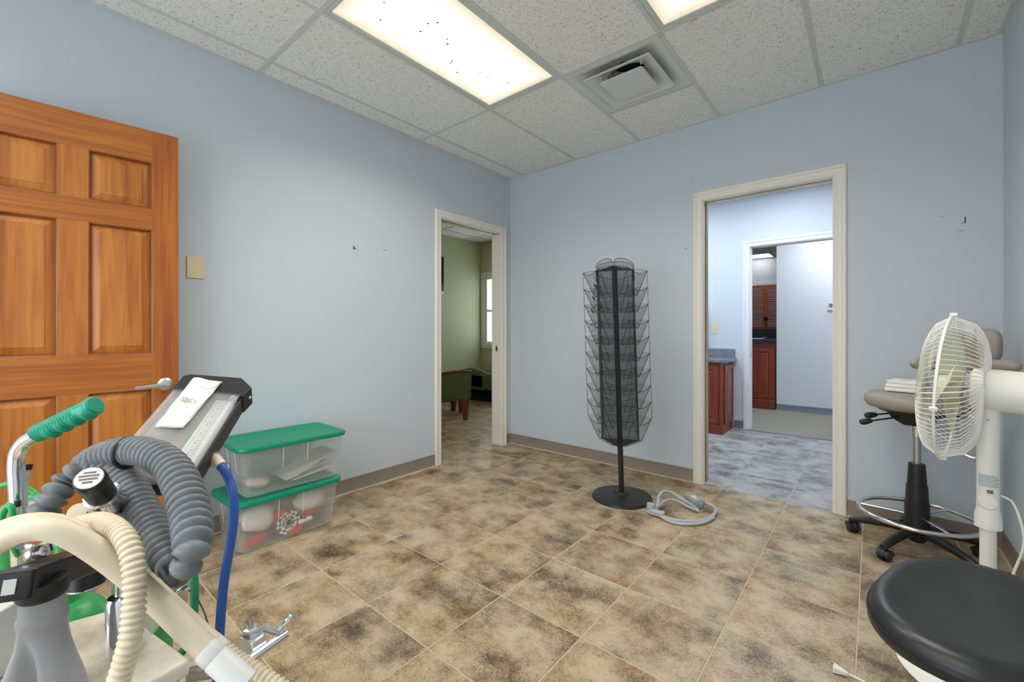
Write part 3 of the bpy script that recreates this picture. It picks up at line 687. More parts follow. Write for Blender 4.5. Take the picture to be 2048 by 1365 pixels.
for f in range(3):
    a, bb = cor[f], cor[(f + 1) % 3]; e = (bb - a).normalized(); mid = (a + bb) / 2; n = (mid - V((RX, RY, 0))).normalized(); hw = (bb - a).length / 2 - 0.012
    Z = V((0, 0, 1))
    part(rack, 'back_mesh', MB().add([mid - e*hw + Z*ZB, mid + e*hw + Z*ZB, mid + e*hw + Z*ZT, mid - e*hw + Z*ZT], [(0,1,2,3)]), M_MESHB)
    arch = [mid - e*hw + Z*1.50] + [mid - e*hw*math.cos(t_) + Z*(1.585 + 0.055*math.sin(t_)**0.6) for t_ in [PI*i/14 for i in range(1, 14)]] + [mid + e*hw + Z*1.50]
    part(rack, 'top_arch', MB().tube(arch, wr, 6), M_BLACKM)
    part(rack, 'top_mesh', MB().add([p for p in arch], [tuple(range(len(arch)))]), M_MESH)
    for s_ in (-1, 1):
        part(rack, 'edge_wire', MB().cyl(mid + e*hw*s_ + n*0.098 + Z*(1.56 - 9*PITCH), mid + e*hw*s_ + n*0.098 + Z*1.56, wr*0.8, seg=6), M_BLACKM)
    for k in range(10):
        zl = 1.56 - k * PITCH; zb = zl - 0.168
        lip = []
        for i in range(13):
            s_ = -1 + i / 6.0; lip.append(mid + e*hw*s_ + n*(0.098 + 0.006*(1 - s_*s_)) + Z*(zl - 0.030*(1 - s_*s_)))
        bw = hw * 0.86
        bot = [mid + e*bw*(-1 + i/6.0) + n*0.026 + Z*zb for i in range(13)]
        m_ = MB(); m_.add(lip + bot, [(i, i+1, 14+i, 13+i) for i in range(12)])
        for s_, iL in ((-1, 0), (1, 12)):
            m_.add([lip[iL], bot[iL], mid + e*bw*s_ + n*0.002 + Z*(zb + 0.004), mid + e*hw*s_ + n*0.002 + Z*(zl + 0.012)], [(0,1,2,3)])
        m_.add([bot[0], bot[12], mid + e*bw + n*.002 + Z*zb, mid - e*bw + n*.002 + Z*zb], [(0,1,2,3)])
        pk = part(rack, 'pocket', m_, M_MESH)
        w_ = MB().tube(lip, wr, 6)
        for s_, iL in ((-1, 0), (1, 12)):
            w_.tube([lip[iL], lip[iL].lerp(bot[iL], 0.93), bot[iL] - e*0.012*s_ - Z*0.003], wr, 6)
            w_.tube([lip[iL], mid + e*hw*s_ + n*0.05 + Z*(zl + 0.014), mid + e*hw*s_ + n*0.004 + Z*(zl + 0.018)], wr*.8, 5) if k == 0 else None
        w_.tube([bot[0], bot[12]], wr, 6)
        part(pk, 'rim_wire', w_, M_BLACKM)

for ob in rack.children_recursive:                     # the rack leans a little to the left on its base
    if ob.type == 'MESH' and ob.name.split('.')[0] != 'base':
        for v_ in ob.data.vertices: v_.co.x -= .0253 * v_.co.z; v_.co.y -= .0212 * v_.co.z

# ---- grey cable with a control box, lying on the floor beside the rack
cab = thing('power_cable', 'coiled grey cable with a box and clamp lying beside the rack base', 'cable', (1.92, -0.6, 0))
def cable(pts, r, n=60): return MB().tube(smooth_path(pts, n), r, 10)
part(cab, 'loop', cable([(1.8044, -0.7512, 0.03), (1.8924, -0.7843, 0.012), (1.9791, -0.7749, 0.012), (2.0708, -0.6981, 0.012), (2.1102, -0.5616, 0.014), (2.0941, -0.4671, 0.02), (2.0514, -0.4424, 0.03), (2.0158, -0.4469, 0.032)], 0.0115), M_GREYC, smooth=60)
part(cab, 'loop', cable([(1.8247, -0.746, 0.04), (1.8084, -0.6794, 0.05), (1.7919, -0.6196, 0.07), (1.8025, -0.5601, 0.085), (1.8374, -0.5192, 0.075), (1.9078, -0.5155, 0.045), (1.9693, -0.5101, 0.02), (2.0212, -0.5496, 0.011)], 0.010), M_GREYC, smooth=60)
part(cab, 'loop', cable([(1.8198, -0.758, 0.03), (1.8181, -0.6538, 0.035), (1.8327, -0.5792, 0.042), (1.8721, -0.5339, 0.035), (1.9387, -0.5421, 0.022), (1.9969, -0.5496, 0.014), (2.0228, -0.555, 0.01)], 0.009), M_GREYC, smooth=60)
part(cab, 'loop', cable([(1.8298, -0.767, 0.02), (1.9199, -0.8096, 0.01), (2.0048, -0.7998, 0.01), (2.0868, -0.714, 0.01), (2.1207, -0.5903, 0.011)], 0.010), M_GREYC, smooth=60)
bx = V((1.9639, -0.4514, 0.03)); ea = V((0.62, -0.55, 0)).normalized(); eb = V((0.55, 0.62, 0)).normalized()
bo = part(cab, 'control_box', MB().obox((bx.x, bx.y, .026), ea * 0.058, eb * 0.036, V((0,0,.024))), M_GREYBOX, bevel=0.010, bseg=3)
part(bo, 'cover', MB().obox((bx.x, bx.y, .052), ea * 0.054, eb * 0.032, V((0,0,.004))), M_GREYBOX, bevel=0.003)
part(bo, 'paper_sticker', MB().obox((bx.x - .004, bx.y + .004, .0565), ea * 0.025, eb * 0.012, V((0,0,.0004))), M_BEIGE)
for sx in (-1, 1):
    for sy in (-1, 1): part(bo, 'mounting_ear', MB().obox(bx * 1.0 + ea * (0.052 * sx) + eb * (0.034 * sy) - V((0,0,bx.z - .046)), ea * .010, eb * .006, V((0,0,.003))), M_GREYBOX, bevel=.002)
g0 = V((2.0133, -0.449, 0.032)); part(cab, 'gland', MB().cyl(g0 - ea*0.0 , bx + ea*.05 + V((0,0,0)), .017, .017, 16), M_GREYC, smooth=40)
c0 = V((1.7893, -0.7538, 0.03)); part(cab, 'clamp', MB().lathe([(.0, -.034), (.024, -.034), (.026, -.02), (.022, -.016), (.022, 0), (.026, .004), (.024, .026), (0, .026)], (c0.x, c0.y, .036), (0.1, 0.1, 1), 18), M_GREYC, smooth=40)
part(cab, 'clamp_tab', MB().obox((c0.x + .05, c0.y - .02, .022), V((.045, .0, 0)), V((0, .02, 0)), V((0, 0, .016))), M_GREYC, bevel=.006)

# ---- two storage bins with teal lids, one on the other
def rrect(x0, x1, y0, y1, z, r, n=4):
    pts = []
    for cx, cy, a0 in ((x1 - r, y1 - r, 0), (x0 + r, y1 - r, PI/2), (x0 + r, y0 + r, PI), (x1 - r, y0 + r, 1.5*PI)):
        for k in range(n + 1): pts.append((cx + r * math.cos(a0 + k*PI/2/n), cy + r * math.sin(a0 + k*PI/2/n), z))
    return pts
def bin_(x0, x1, y0, y1, z0, h, label, rot):
    """x0..y1: footprint of the bottom; flares 2 cm to the rim"""
    cx, cy = (x0+x1)/2, (y0+y1)/2
    def R(mb):
        c, s = math.cos(rot), math.sin(rot); mb.v = [(cx + (x-cx)*c - (y-cy)*s, cy + (x-cx)*s + (y-cy)*c, z) for x, y, z in mb.v]; return mb
    t = thing('storage_bin', label, 'storage bin', (cx, cy, z0), 'plastic storage bins with teal lids')
    f = 0.022; st = z0 + h * 0.42
    body = MB().loft([rrect(x0+.012, x1-.012, y0+.012, y1-.012, z0 + .001, .03), rrect(x0, x1, y0, y1, z0 + .012, .035), rrect(x0-f*.38, x1+f*.38, y0-f*.38, y1+f*.38, st, .035), rrect(x0-f*.38-.003, x1+f*.38+.003, y0-f*.38-.003, y1+f*.38+.003, st+.004, .035),
                      rrect(x0-f, x1+f, y0-f, y1+f, z0+h-.03, .035), rrect(x0-f-.006, x1+f+.006, y0-f-.006, y1+f+.006, z0+h-.026, .035), rrect(x0-f-.006, x1+f+.006, y0-f-.006, y1+f+.006, z0+h-.012, .035)], False)
    body.f.append(tuple(reversed(range(20)))); part(t, 'body', R(body), M_BIN, smooth=35)
    L = f + 0.018; z = z0 + h
    lid = MB().loft([rrect(x0-L, x1+L, y0-L, y1+L, z-.024, .05), rrect(x0-L-.003, x1+L+.003, y0-L-.003, y1+L+.003, z-.014, .05), rrect(x0-L, x1+L, y0-L, y1+L, z-.002, .05), rrect(x0-L+.01, x1+L-.01, y0-L+.01, y1+L-.01, z+.002, .045),
                     rrect(x0-L+.034, x1+L-.034, y0-L+.034, y1+L-.034, z-.001, .04), rrect(x0-L+.042, x1+L-.042, y0-L+.042, y1+L-.042, z-.006, .035)], True)
    part(t, 'lid', R(lid), M_TEAL, smooth=35)
    for yy in (y0 + (y1-y0)*.36, y0 + (y1-y0)*.62):                     # moulded ribs on the long side
        part(t, 'rib', R(MB().obox((x1 + f*.70 + .001, yy, (st + z - .025)/2), V((.0012,0,0)), V((0,.0012,0)), V((f*.31, 0, (z - .03 - st)/2)))), M_WHITE)
    for xx in (x0 + .09, x1 - .09): part(t, 'rib', R(MB().obox((xx, y0 - f*.70 - .001, (st + z - .025)/2), V((.0012,0,0)), V((0,.0012,0)), V((0, -f*.31, (z - .03 - st)/2)))), M_WHITE)
    return t, R
t, R = bin_(0.090, 0.388, -2.602, -2.100, 0.0, 0.275, 'lower plastic storage bin with teal lid, full of white and red odds', 0.015)
def blob(c, r, seed, k=0.35, seg=14, rings=9):
    rnd = random.Random(seed); m = MB().ell(c, r[0], r[1], r[2], seg, rings); c = V(c)
    ph = [rnd.random() * 6 for _ in range(6)]
    m.v = [tuple(c + (V(p) - c) * (1 + k * 0.5 * (math.sin(9*(p[0]/r[0]-c.x/r[0])*.4+ph[0]) * math.cos(5*(p[1]-c.y)/r[1]+ph[1]) + .5*math.sin(7*(p[2]-c.z)/r[2]+ph[2])))) for p in m.v]; return m
single('plastic_bag', blob((.335, -2.49, .145), (.038, .085, .075), 1, .2), M_WHITE, 'white bag of foam at the near end of the lower bin', 'bag', smooth=60)
single('plastic_bag', blob((.335, -2.225, .165), (.036, .095, .06), 2, .2), M_WHITE, 'white bundle at the far end of the lower bin', 'bag', smooth=60)
sf = MB()
for k in range(6):
    a = k * PI / 3; dy, dz = math.cos(a), math.sin(a)
    sf.obox((.372, -2.355 + dy*.026, .085 + dz*.026), V((.004,0,0)), V((0, dy*.034, dz*.034)), V((0, -dz*.006, dy*.006)))
    for q in (.026, .045):
        for s_ in (-1, 1):
            a2 = a + s_ * .9; sf.obox((.372, -2.355 + dy*q + math.cos(a2)*.010, .085 + dz*q + math.sin(a2)*.010), V((.004,0,0)), V((0, math.cos(a2)*.014, math.sin(a2)*.014)), V((0, -math.sin(a2)*.005, math.cos(a2)*.005)))
sf.lathe([(.0, -.004), (.018, -.004), (.018, .004), (0, .004)], (.372, -2.355, .085), (1, 0, 0), 12)
single('snowflake_ornament', sf, M_WHITE, 'white snowflake ornament inside the lower bin', 'ornament')
single('bow_ornament', MB().ell((.378, -2.285, .068), .006, .022, .014, 10, 6).ell((.378, -2.245, .072), .006, .022, .014, 10, 6).ell((.38, -2.265, .070), .007, .007, .007, 8, 6), M_WHITE, 'small white bow beside the snowflake', 'ornament', smooth=60)
for p, hw, lb in (((.366, -2.525, .045), (.018, .052, .012), 'red block at the near bottom of the lower bin'), ((.362, -2.235, .10), (.014, .045, .010), 'red strip across the middle of the lower bin'), ((.37, -2.32, .033), (.012, .035, .016), 'red piece under the snowflake'), ((.36, -2.40, .145), (.012, .03, .022), 'red piece near the lid of the lower bin')):
    single('red_block', MB().obox(p, V((hw[0],0,0)), V((0, hw[1], .2*hw[1])), V((0, -.2*hw[2], hw[2]))), M_RED, lb, 'block', bevel=.003, group='red pieces in the lower bin')
single('loose_filling', blob((.20, -2.35, .115), (.075, .20, .085), 4, .16, 24, 12), plain('pale_pink_tissue', S(214,196,186), .8, var=.1, scale=15), 'pale crumpled tissue filling the back of the lower bin', 'tissue', smooth=60)
t, R = bin_(0.075, 0.385, -2.572, -2.070, 0.2765, 0.272, 'upper plastic storage bin with teal lid, holding papers in film bags', -0.02)
part(t, 'product_sticker', R(MB().box(.15, .21, -2.588, -2.586, .37, .43)), M_INK); part(t, 'sticker_mark', R(MB().box(.165, .195, -2.5895, -2.588, .385, .40)), M_PLATEW); part(t, 'sticker_mark', R(MB().lathe([(0,0),(.012,0),(.012,.001),(0,.001)], (.18,-2.588,.415), (0,-1,0), 14)), M_PLATEW)
for k, (dy, tilt, lb) in enumerate(((.03, .012, 'white paper sheet lowest in the upper bin'), (-.01, .03, 'white paper sheet leaning in the middle of the upper bin'), (.04, .05, 'white paper sheet topmost in the upper bin'))):
    single('paper_sheet', MB().obox((.25, -2.23 + dy, .318 + .026*k), V((.10, 0, 0)), V((0, .12, tilt)), V((0, -.0004, .0014))), M_PAPER, lb, 'paper', group='papers in the upper bin')
single('film_bag', blob((.27, -2.24, .425), (.085, .12, .022), 8, .3, 18, 8), M_FILM, 'crumpled clear film bag over the papers in the upper bin', 'bag', smooth=25)
single('loose_filling', blob((.25, -2.47, .315), (.08, .06, .026), 9, .2), plain('peach_tissue', S(222,202,188), .8, var=.1, scale=15), 'peach tissue at the near end of the upper bin', 'tissue', smooth=60)

# ---- caster shared by the tan stool
def caster(parent, x, y, a, r=.026):
    d = V((math.cos(a), math.sin(a), 0)); s_ = V((-d.y, d.x, 0)); c = V((x, y, r))
    cs = part(parent, 'caster', MB().lathe([(.0, -.004), (.030, -.004), (.032, .004), (.030, .006), (0, .006)], c + V((0,0,.004)), s_, 20).cyl(c + V((0,0,.01)), c + V((0,0,.052)), .010, seg=10), M_BLACK, smooth=40)
    for k in (-1, 1): part(cs, 'wheel', MB().lathe([(0, -.009), (.019, -.009), (.025, -.005), (.026, .0), (.025, .007), (.014, .009), (0, .009)], c + s_ * (.016 * k), s_ * k, 22), M_BLACK, smooth=40)
    part(cs, 'hood', MB().loft([[c + s_ * w + (d * math.cos(q) + V((0,0,1)) * math.sin(q)) * .032 for q in [(-.1 + PI * i / 8) for i in range(9)]] + [c + s_ * w + V((0,0,.004))] for w in (-.026, .026)], True), M_BLACK, smooth=40)

# ---- tan assistant stool in the corner
SX, SY = 3.04, -0.305
st = thing('draughting_stool', 'tall taupe vinyl stool with chrome foot ring in the corner', 'stool', (SX, SY, 0))
part(st, 'hub', MB().lathe([(0, .045), (.03, .05), (.045, .07), (.048, .125), (.038, .14), (0, .14)], (SX, SY, 0), seg=24), M_BLACK, smooth=40)
for k in range(5):
    a = math.radians(169 + 72 * k); d = V((math.cos(a), math.sin(a), 0)); s_ = V((-d.y, d.x, 0)); c = V((SX, SY, 0))
    prof = [(.03, .105, .026, .034), (.10, .105, .022, .030), (.20, .090, .019, .026), (.262, .074, .018, .022), (.285, .068, .016, .016)]
    rings = []
    for q, z, w, hgt in prof:
        rings.append([c + d*q + s_*(w*math.cos(2*PI*i/12)) + V((0,0,z + hgt*(math.sin(2*PI*i/12))*.8)) for i in range(12)])
    part(st, 'base_leg', MB().loft(rings, True), M_BLACK, smooth=50)
    caster(st, SX + d.x * .27, SY + d.y * .27, a + 2.2 + k)
part(st, 'gas_lift_cover', MB().lathe([(.052, .125), (.050, .255), (.047, .256), (.043, .345), (.040, .346), (.034, .455), (.0, .456)], (SX, SY, 0), seg=28), M_BLACK, smooth=30)
part(st, 'gas_lift', MB().cyl((SX, SY, .45), (SX, SY, .72), .0165, seg=20), M_STEEL, smooth=40)
part(st, 'lift_collar', MB().cyl((SX, SY, .60), (SX, SY, .665), .024, seg=20), M_CHROME, smooth=40)
rg = part(st, 'foot_ring', MB().tube([(SX + .238*math.cos(2*PI*i/64), SY + .238*math.sin(2*PI*i/64), .185) for i in range(64)], .0105, 12, closed=True), M_CHROME, smooth=60)
for k in range(3):
    a = 1.0 + k * 2*PI/3; part(rg, 'spoke', MB().cyl((SX + .045*math.cos(a), SY + .045*math.sin(a), .185), (SX + .235*math.cos(a), SY + .235*math.sin(a), .185), .007, seg=10), M_CHROME, smooth=60)
mech = part(st, 'tilt_mechanism', MB().loft([[(SX-.13, SY-.07, .735), (SX+.10, SY-.07, .735), (SX+.10, SY+.07, .735), (SX-.13, SY+.07, .735)], [(SX-.10, SY-.055, .69), (SX+.07, SY-.055, .69), (SX+.07, SY+.055, .69), (SX-.10, SY+.055, .69)], [(SX-.05, SY-.04, .655), (SX+.05, SY-.04, .655), (SX+.05, SY+.04, .655), (SX-.05, SY+.04, .655)]], True), M_BLACK, bevel=.004)
for p0, p1, r in (((SX-.06, SY-.05, .70), (SX-.19, SY-.12, .672), .0045), ((SX-.08, SY-.02, .715), (SX-.17, SY-.07, .70), .0045)):
    lv = part(mech, 'lever', MB().cyl(p0, p1, r, seg=8), M_BLACK)
    p0, p1 = V(p0), V(p1); d = (p1 - p0).normalized()
    part(mech, 'lever_knob', MB().lathe([(0, 0), (.010, .002), (.015, .02), (.017, .045), (.012, .055), (0, .057)], p1 - d*.012, d, 14), M_BLACK, smooth=50)
seatm = MB(); rings = []
for r_, z in ((.16, .738), (.198, .748), (.212, .772), (.208, .800), (.19, .818), (.14, .828), (.06, .831)):
    rings.append([(SX + r_*1.02*math.cos(2*PI*i/40), SY + r_*math.sin(2*PI*i/40), z) for i in range(40)])
part(st, 'seat', seatm.loft(rings, True), M_TAN, smooth=60)
part(st, 'seat_pan', MB().lathe([(0, .728), (.155, .728), (.165, .742), (0, .742)], (SX, SY, 0), seg=32), M_BLACK, smooth=40)
# arm pad that wraps round the sitter, on a chrome rod, and the back pad behind it
pad_pts = smooth_path([(3.0053, -0.6807, 0.9976), (3.067, -0.5639, 0.9986), (3.1629, -0.4706, 0.9955), (3.2495, -0.4894, 0.9915), (3.3052, -0.5731, 0.9949), (3.328, -0.6584, 0.9993)], 34)
rr = [.029 * min(1, max(.25, math.sqrt(max(0, 1 - (1 - min(i, 33 - i) / 3.0) ** 2)))) if min(i, 33 - i) < 3 else .029 for i in range(34)]
part(st, 'arm_pad', MB().tube(pad_pts, rr, 18), M_TAN, smooth=60)
part(st, 'arm_bracket', MB().tube([p - V((0, 0, .03)) for p in pad_pts[6:30]], .010, 8), M_BLACK, smooth=60)
bc = V((3.267, -0.3704, 1.0832)); bd = V((-.60, -.80, 0)).normalized(); bs_ = V((bd.y, -bd.x, 0))
rings = []
for q, k in ((-.030, .70), (-.022, .93), (0, 1.0), (.016, .95), (.026, .78), (.030, .5)):
    ring = []
    for i in range(32):
        a = 2*PI*i/32; cx_ = math.copysign(abs(math.cos(a))**.6, math.cos(a)); sz_ = math.copysign(abs(math.sin(a))**.6, math.sin(a))
        ring.append(bc + bs_*(cx_*.075*k) + V((0,0,sz_*.082*k - .004)) + bd*(q - .02*(cx_*k)**2*-1))
    rings.append(ring)
part(st, 'back_pad', MB().loft(rings, True), M_TAN, smooth=60)
part(st, 'support_rod', MB().tube(smooth_path([(SX+.08, SY, .71), (SX+.16, SY-.04, .72), (SX+.195, SY-.10, .80), bc - bd*.03 + V((0,0,-.06))], 20), .011, 10), M_CHROME, smooth=60)
part(st, 'support_hoop', MB().tube(smooth_path([(3.1742, -0.5915, 0.5933), (3.2036, -0.606, 0.584), (3.2389, -0.6025, 0.5942), (3.2549, -0.5631, 0.6308), (3.2578, -0.5085, 0.6996), (3.2124, -0.4683, 0.7563)], 24), .0085, 10), M_CHROME, smooth=60)
cl = MB()
for k, (z, s_) in enumerate(((.838, 1.0), (.858, .97), (.878, .92))):
    cl.obox((SX-.035, SY-.02, z + .004), V((.075*s_, -.02*s_, 0)), V((.02*s_, .075*s_, 0)), V((0,0,.0098)))
single('folded_cloth', cl, M_WHITE, 'folded white cloth lying on the taupe stool seat', 'cloth', bevel=.006, bseg=3)

# ---- white pedestal fan
PX, PY = 3.15, -1.327
fan = thing('pedestal_fan', 'white pedestal fan with round wire guard turned to the left', 'fan', (PX, PY, 0))
part(fan, 'base', MB().lathe([(0, 0), (.222, 0), (.226, .008), (.215, .018), (.12, .032), (.05, .045), (.034, .075), (0, .075)], (PX, PY, 0), seg=56), M_WHITEP, smooth=40)
part(fan, 'lower_pole', MB().cyl((PX, PY, .06), (PX, PY, .56), .0195, seg=24), M_WHITEP, smooth=40)
part(fan, 'lock_collar', MB().lathe([(.021, .505), (.032, .51), (.031, .55), (.026, .575), (.020, .58)], (PX, PY, 0), seg=28), M_WHITEP, smooth=35)
up = part(fan, 'upper_pole', MB().cyl((PX, PY, .55), (PX, PY, .915), .0265, seg=28), M_WHITEP, smooth=40)
AX = V((-.972, .215, .055)).normalized(); CVZ = V((0, 0, 1)); AS = AX.cross(CVZ).normalized(); AT = AS.cross(AX).normalized()
tocam = V((2.8617 - PX, -3.3954 - PY, 0)).normalized(); tside = V((-tocam.y, tocam.x, 0))
part(up, 'adjust_knob', MB().lathe([(0, 0), (.022, .0), (.024, .006), (.020, .012), (0, .013)], V((PX, PY, .598)) + tocam*.022, tocam, 20), M_WHITEP, smooth=40)
part(up, 'screw', MB().ell(V((PX, PY, .862)) + tocam*.0262, .004, .002, .004, 8, 6), M_STEEL)
part(up, 'screw', MB().ell(V((PX, PY, .582)) + (tocam*.8 - tside*.6).normalized()*.0262, .003, .003, .003, 8, 6), M_STEEL)
def wrap(z0, z1, a0, a1, r=.0269):
    n = 10; base_a = math.atan2(tocam.y, tocam.x); v = []; f = []
    for i in range(n + 1):
        a = base_a + a0 + (a1 - a0)*i/n
        v += [(PX + r*math.cos(a), PY + r*math.sin(a), z0), (PX + r*math.cos(a), PY + r*math.sin(a), z1)]
    return MB().add(v, [(2*i, 2*i+2, 2*i+3, 2*i+1) for i in range(n)])
sl = part(up, 'rating_label', wrap(.640, .690, -1.0, 1.25), M_PLATEW, smooth=60)
for k in range(7): part(sl, 'print_line', wrap(.648 + k*.0055, .650 + k*.0055, -.9, (1.1, .9, 1.15, .7, 1.1, .95, .6)[k], .0271), M_INK)
sk = part(up, 'small_sticker', wrap(.626, .638, -.1, .45), plain('brown_print', S(150,96,70), .6)); part(sk, 'print_mark', wrap(.629, .635, .0, .15, .0271), M_INK)
nk = part(fan, 'neck', MB().box(PX-.018, PX+.018, PY-.014, PY+.014, .895, .95), M_BLADE, bevel=.004)
mc = V((PX, PY, .958)); 
motor = part(fan, 'motor_housing', MB().lathe([(0, -.24), (.045, -.238), (.058, -.225), (.064, -.20), (.066, -.10), (.067, .02), (.064, .035), (.05, .042), (0, .042)], mc, AX, 36), M_WHITEP, smooth=35)
part(motor, 'oscillation_knob', MB().lathe([(.012, .0), (.016, .004), (.016, .016), (.008, .02), (0, .02)], mc - AX*.15 + AT*.060, AT, 16), M_WHITEP, smooth=40)
for q in (-.006, .003): part(motor, 'vent_slot', MB().ell(mc + AX*.018 + (tocam*.9).normalized()*.064 + AT*(q*2), .002, .002, .002, 6, 5), M_DARK)
GC = mc + AX * .092 - V((0, 0, .006)); GR = .241
def gp(r, h, a): return GC + AX*h + (AS*math.cos(a) + AT*math.sin(a))*r
def guard(front):
    m = MB(); s_ = 1 if front else -1; n = 84; dep = .060 if front else .088
    for i in range(n):
        a = 2*PI*i/n; pts = []
        for k in range(9):
            q = k/8.0; r = .045 + (GR - .045)*q
            h = s_*dep*math.sqrt(max(0, 1 - (max(0, q - .25)/.75)**2.4)) if q < 1 else 0
            pts.append(gp(r, h, a + s_*.32*(1 - q)))
        m.tube(pts, .0013 if i % 14 else .0026, 4, cap=False)
    return m
fg = part(fan, 'front_guard', guard(True), M_FANWIRE, smooth=60); rgd = part(fan, 'rear_guard', guard(False), M_FANWIRE, smooth=60)
def ring(r, h, t_, n=72): return MB().tube([gp(r, h, 2*PI*i/n) for i in range(n)], t_, 8, closed=True)
part(fan, 'guard_band', MB().loft([[gp(GR + dr, hh, 2*PI*i/72) for i in range(72)] for dr, hh in ((.0, -.0035), (.004, -.0035), (.004, .0035), (0, .0035))], False, True), M_FANWIRE, smooth=40)
part(fg, 'centre_badge', MB().lathe([(0, 0), (.047, 0), (.045, .005), (0, .006)], GC + AX*.060, AX, 28), M_WHITEP, smooth=40)
part(rgd, 'guard_ring', ring(.06, -.089, .0022), M_FANWIRE, smooth=60)
for a in (PI/2, -PI/2, 0.2, PI+.2): part(fan, 'guard_clip', MB().obox(gp(GR + .006, 0, a), AX*.010, (AS*math.cos(a)+AT*math.sin(a))*.006, (AS*-math.sin(a)+AT*math.cos(a))*.006), M_FANWIRE, bevel=.002)
part(fan, 'hub', MB().lathe([(0, .036), (.022, .034), (.038, .022), (.042, -.03), (.036, -.034), (0, -.034)], GC, AX, 28), M_BLADE, smooth=40)
part(fan, 'shaft', MB().cyl(mc + AX*.03, GC, .008, seg=10), M_STEEL)
for k in range(3):
    a0 = -PI/2 + .35 + k*2*PI/3; v = []; nU, nV = 10, 8
    for i in range(nU + 1):
        q = i/nU; r = .036 + .165*q
        for j in range(nV + 1):
            s_ = j/nV - .5; wdt = .55 + 1.05*math.sin(PI*min(1, .18 + q*.80))**.8
            a = a0 + s_*wdt + .30*q; h = .042*s_*(1 - .3*q)*1.6
            rr_ = r * (1 - .10*(abs(s_)*2)**3*q); v.append(gp(rr_, h, a))
    f_ = [(i*(nV+1)+j, (i+1)*(nV+1)+j, (i+1)*(nV+1)+j+1, i*(nV+1)+j+1) for i in range(nU) for j in range(nV)]
    bl = part(fan, 'blade', MB().add(v, f_), M_BLADE, smooth=60); so = bl.modifiers.new('thick', 'SOLIDIFY'); so.thickness = .0022
part(fan, 'power_cord', MB().tube(smooth_path([V((PX,PY,.62)) + tside*.027, V((PX,PY,.60)) + tside*.055, V((PX,PY,.50)) + tside*.075 + tocam*.02, V((PX,PY,.40)) + tside*.055 + tocam*.03, V((PX,PY,.30)) + tside*.03 + tocam*.04, V((PX,PY,.20)) + tside*.035 + tocam*.06, (PX-.04, PY-.30, .01), (2.96, -1.66, .006), (2.9039, -1.5962, 0.006), (2.8618, -1.5917, 0.006), (2.8202, -1.5829, 0.008), (2.7982, -1.5857, 0.01)], 90), .0034, 8), M_WHITEP, smooth=60)
p0 = V((2.8009, -1.5894, 0.012)); p1 = V((2.7609, -1.5842, 0.012)); d = (p1 - p0).normalized(); s_ = V((-d.y, d.x, 0)); Z = V((0,0,1))
plug = part(fan, 'plug', MB().loft([[p0 + s_*(a*.5) + Z*(b_*.6) for a, b_ in ((-.008,-.008),(.008,-.008),(.008,.008),(-.008,.008))], [p0.lerp(p1, .45) + s_*a + Z*b_ for a, b_ in ((-.009,-.008),(.009,-.008),(.009,.008),(-.009,.008))], [p0.lerp(p1, .9) + s_*a + Z*b_ for a, b_ in ((-.014,-.010),(.014,-.010),(.014,.010),(-.014,.010))], [p1 + s_*a + Z*b_ for a, b_ in ((-.015,-.011),(.015,-.011),(.015,.011),(-.015,.011))]], True), M_WHITEP, bevel=.002)
for q in (-.0065, .0065): part(plug, 'prong', MB().obox(p1 + d*.008 + s_*q, d*.009, s_*.0008, Z*.003), M_CHROME)

# ---- black vinyl stool in front of the fan
KX, KY = 3.045, -1.956
ks = thing('black_stool', 'black vinyl stool seat in front of the white fan', 'stool', (KX, KY, 0))
def kring(k, z, dx=0.0):
    ring = []
    for i in range(56):
        a = 2*PI*i/56; ca, sa = math.cos(1.262), math.sin(1.262)
        c_, s_ = math.copysign(abs(math.cos(a))**.82, math.cos(a)), math.copysign(abs(math.sin(a))**.82, math.sin(a))
        px, py = .275*k*c_, (.176 + .006*c_)*k*s_
        ring.append((KX + px*ca - py*sa, KY + px*sa + py*ca, z))
    return ring
part(ks, 'seat', MB().loft([kring(.80, .455), kring(.95, .462), kring(1.0, .478), kring(1.0, .492), kring(.985, .502), kring(.955, .515), kring(.90, .524), kring(.80, .523), kring(.66, .516), kring(.45, .510), kring(.2, .508), kring(.02, .508)], True), M_LEATHER, smooth=60)
part(ks, 'seam_piping', MB().tube([(x, y, .497) for x, y, z in kring(1.001, .49)], .0022, 6, closed=True), M_LEATHER, smooth=60)
part(ks, 'underside', MB().loft([kring(.5, .44), kring(.82, .445), kring(.9, .458)], True), M_BLACK, smooth=40)
part(ks, 'gas_lift', MB().cyl((KX, KY, .10), (KX, KY, .44), .022, seg=18), M_BLACK, smooth=40)
for k in range(5):
    a = .3 + 2*PI*k/5; d = V((math.cos(a), math.sin(a), 0)); p = V((KX, KY, .09)) + d*.24
    part(ks, 'base_leg', MB().tube([(KX, KY, .10), V((KX, KY, .09)) + d*.12, p - V((0,0,.02))], [.026, .022, .016], 10), M_BLACK, smooth=50)
    part(ks, 'caster', MB().lathe([(0, -.02), (.022, -.02), (.026, -.012), (.026, .012), (.022, .02), (0, .02)], V((p.x, p.y, .026)), (-d.y, d.x, 0), 18).cyl((p.x, p.y, .03), (p.x, p.y, .07), .01, seg=8), M_BLACK, smooth=40)

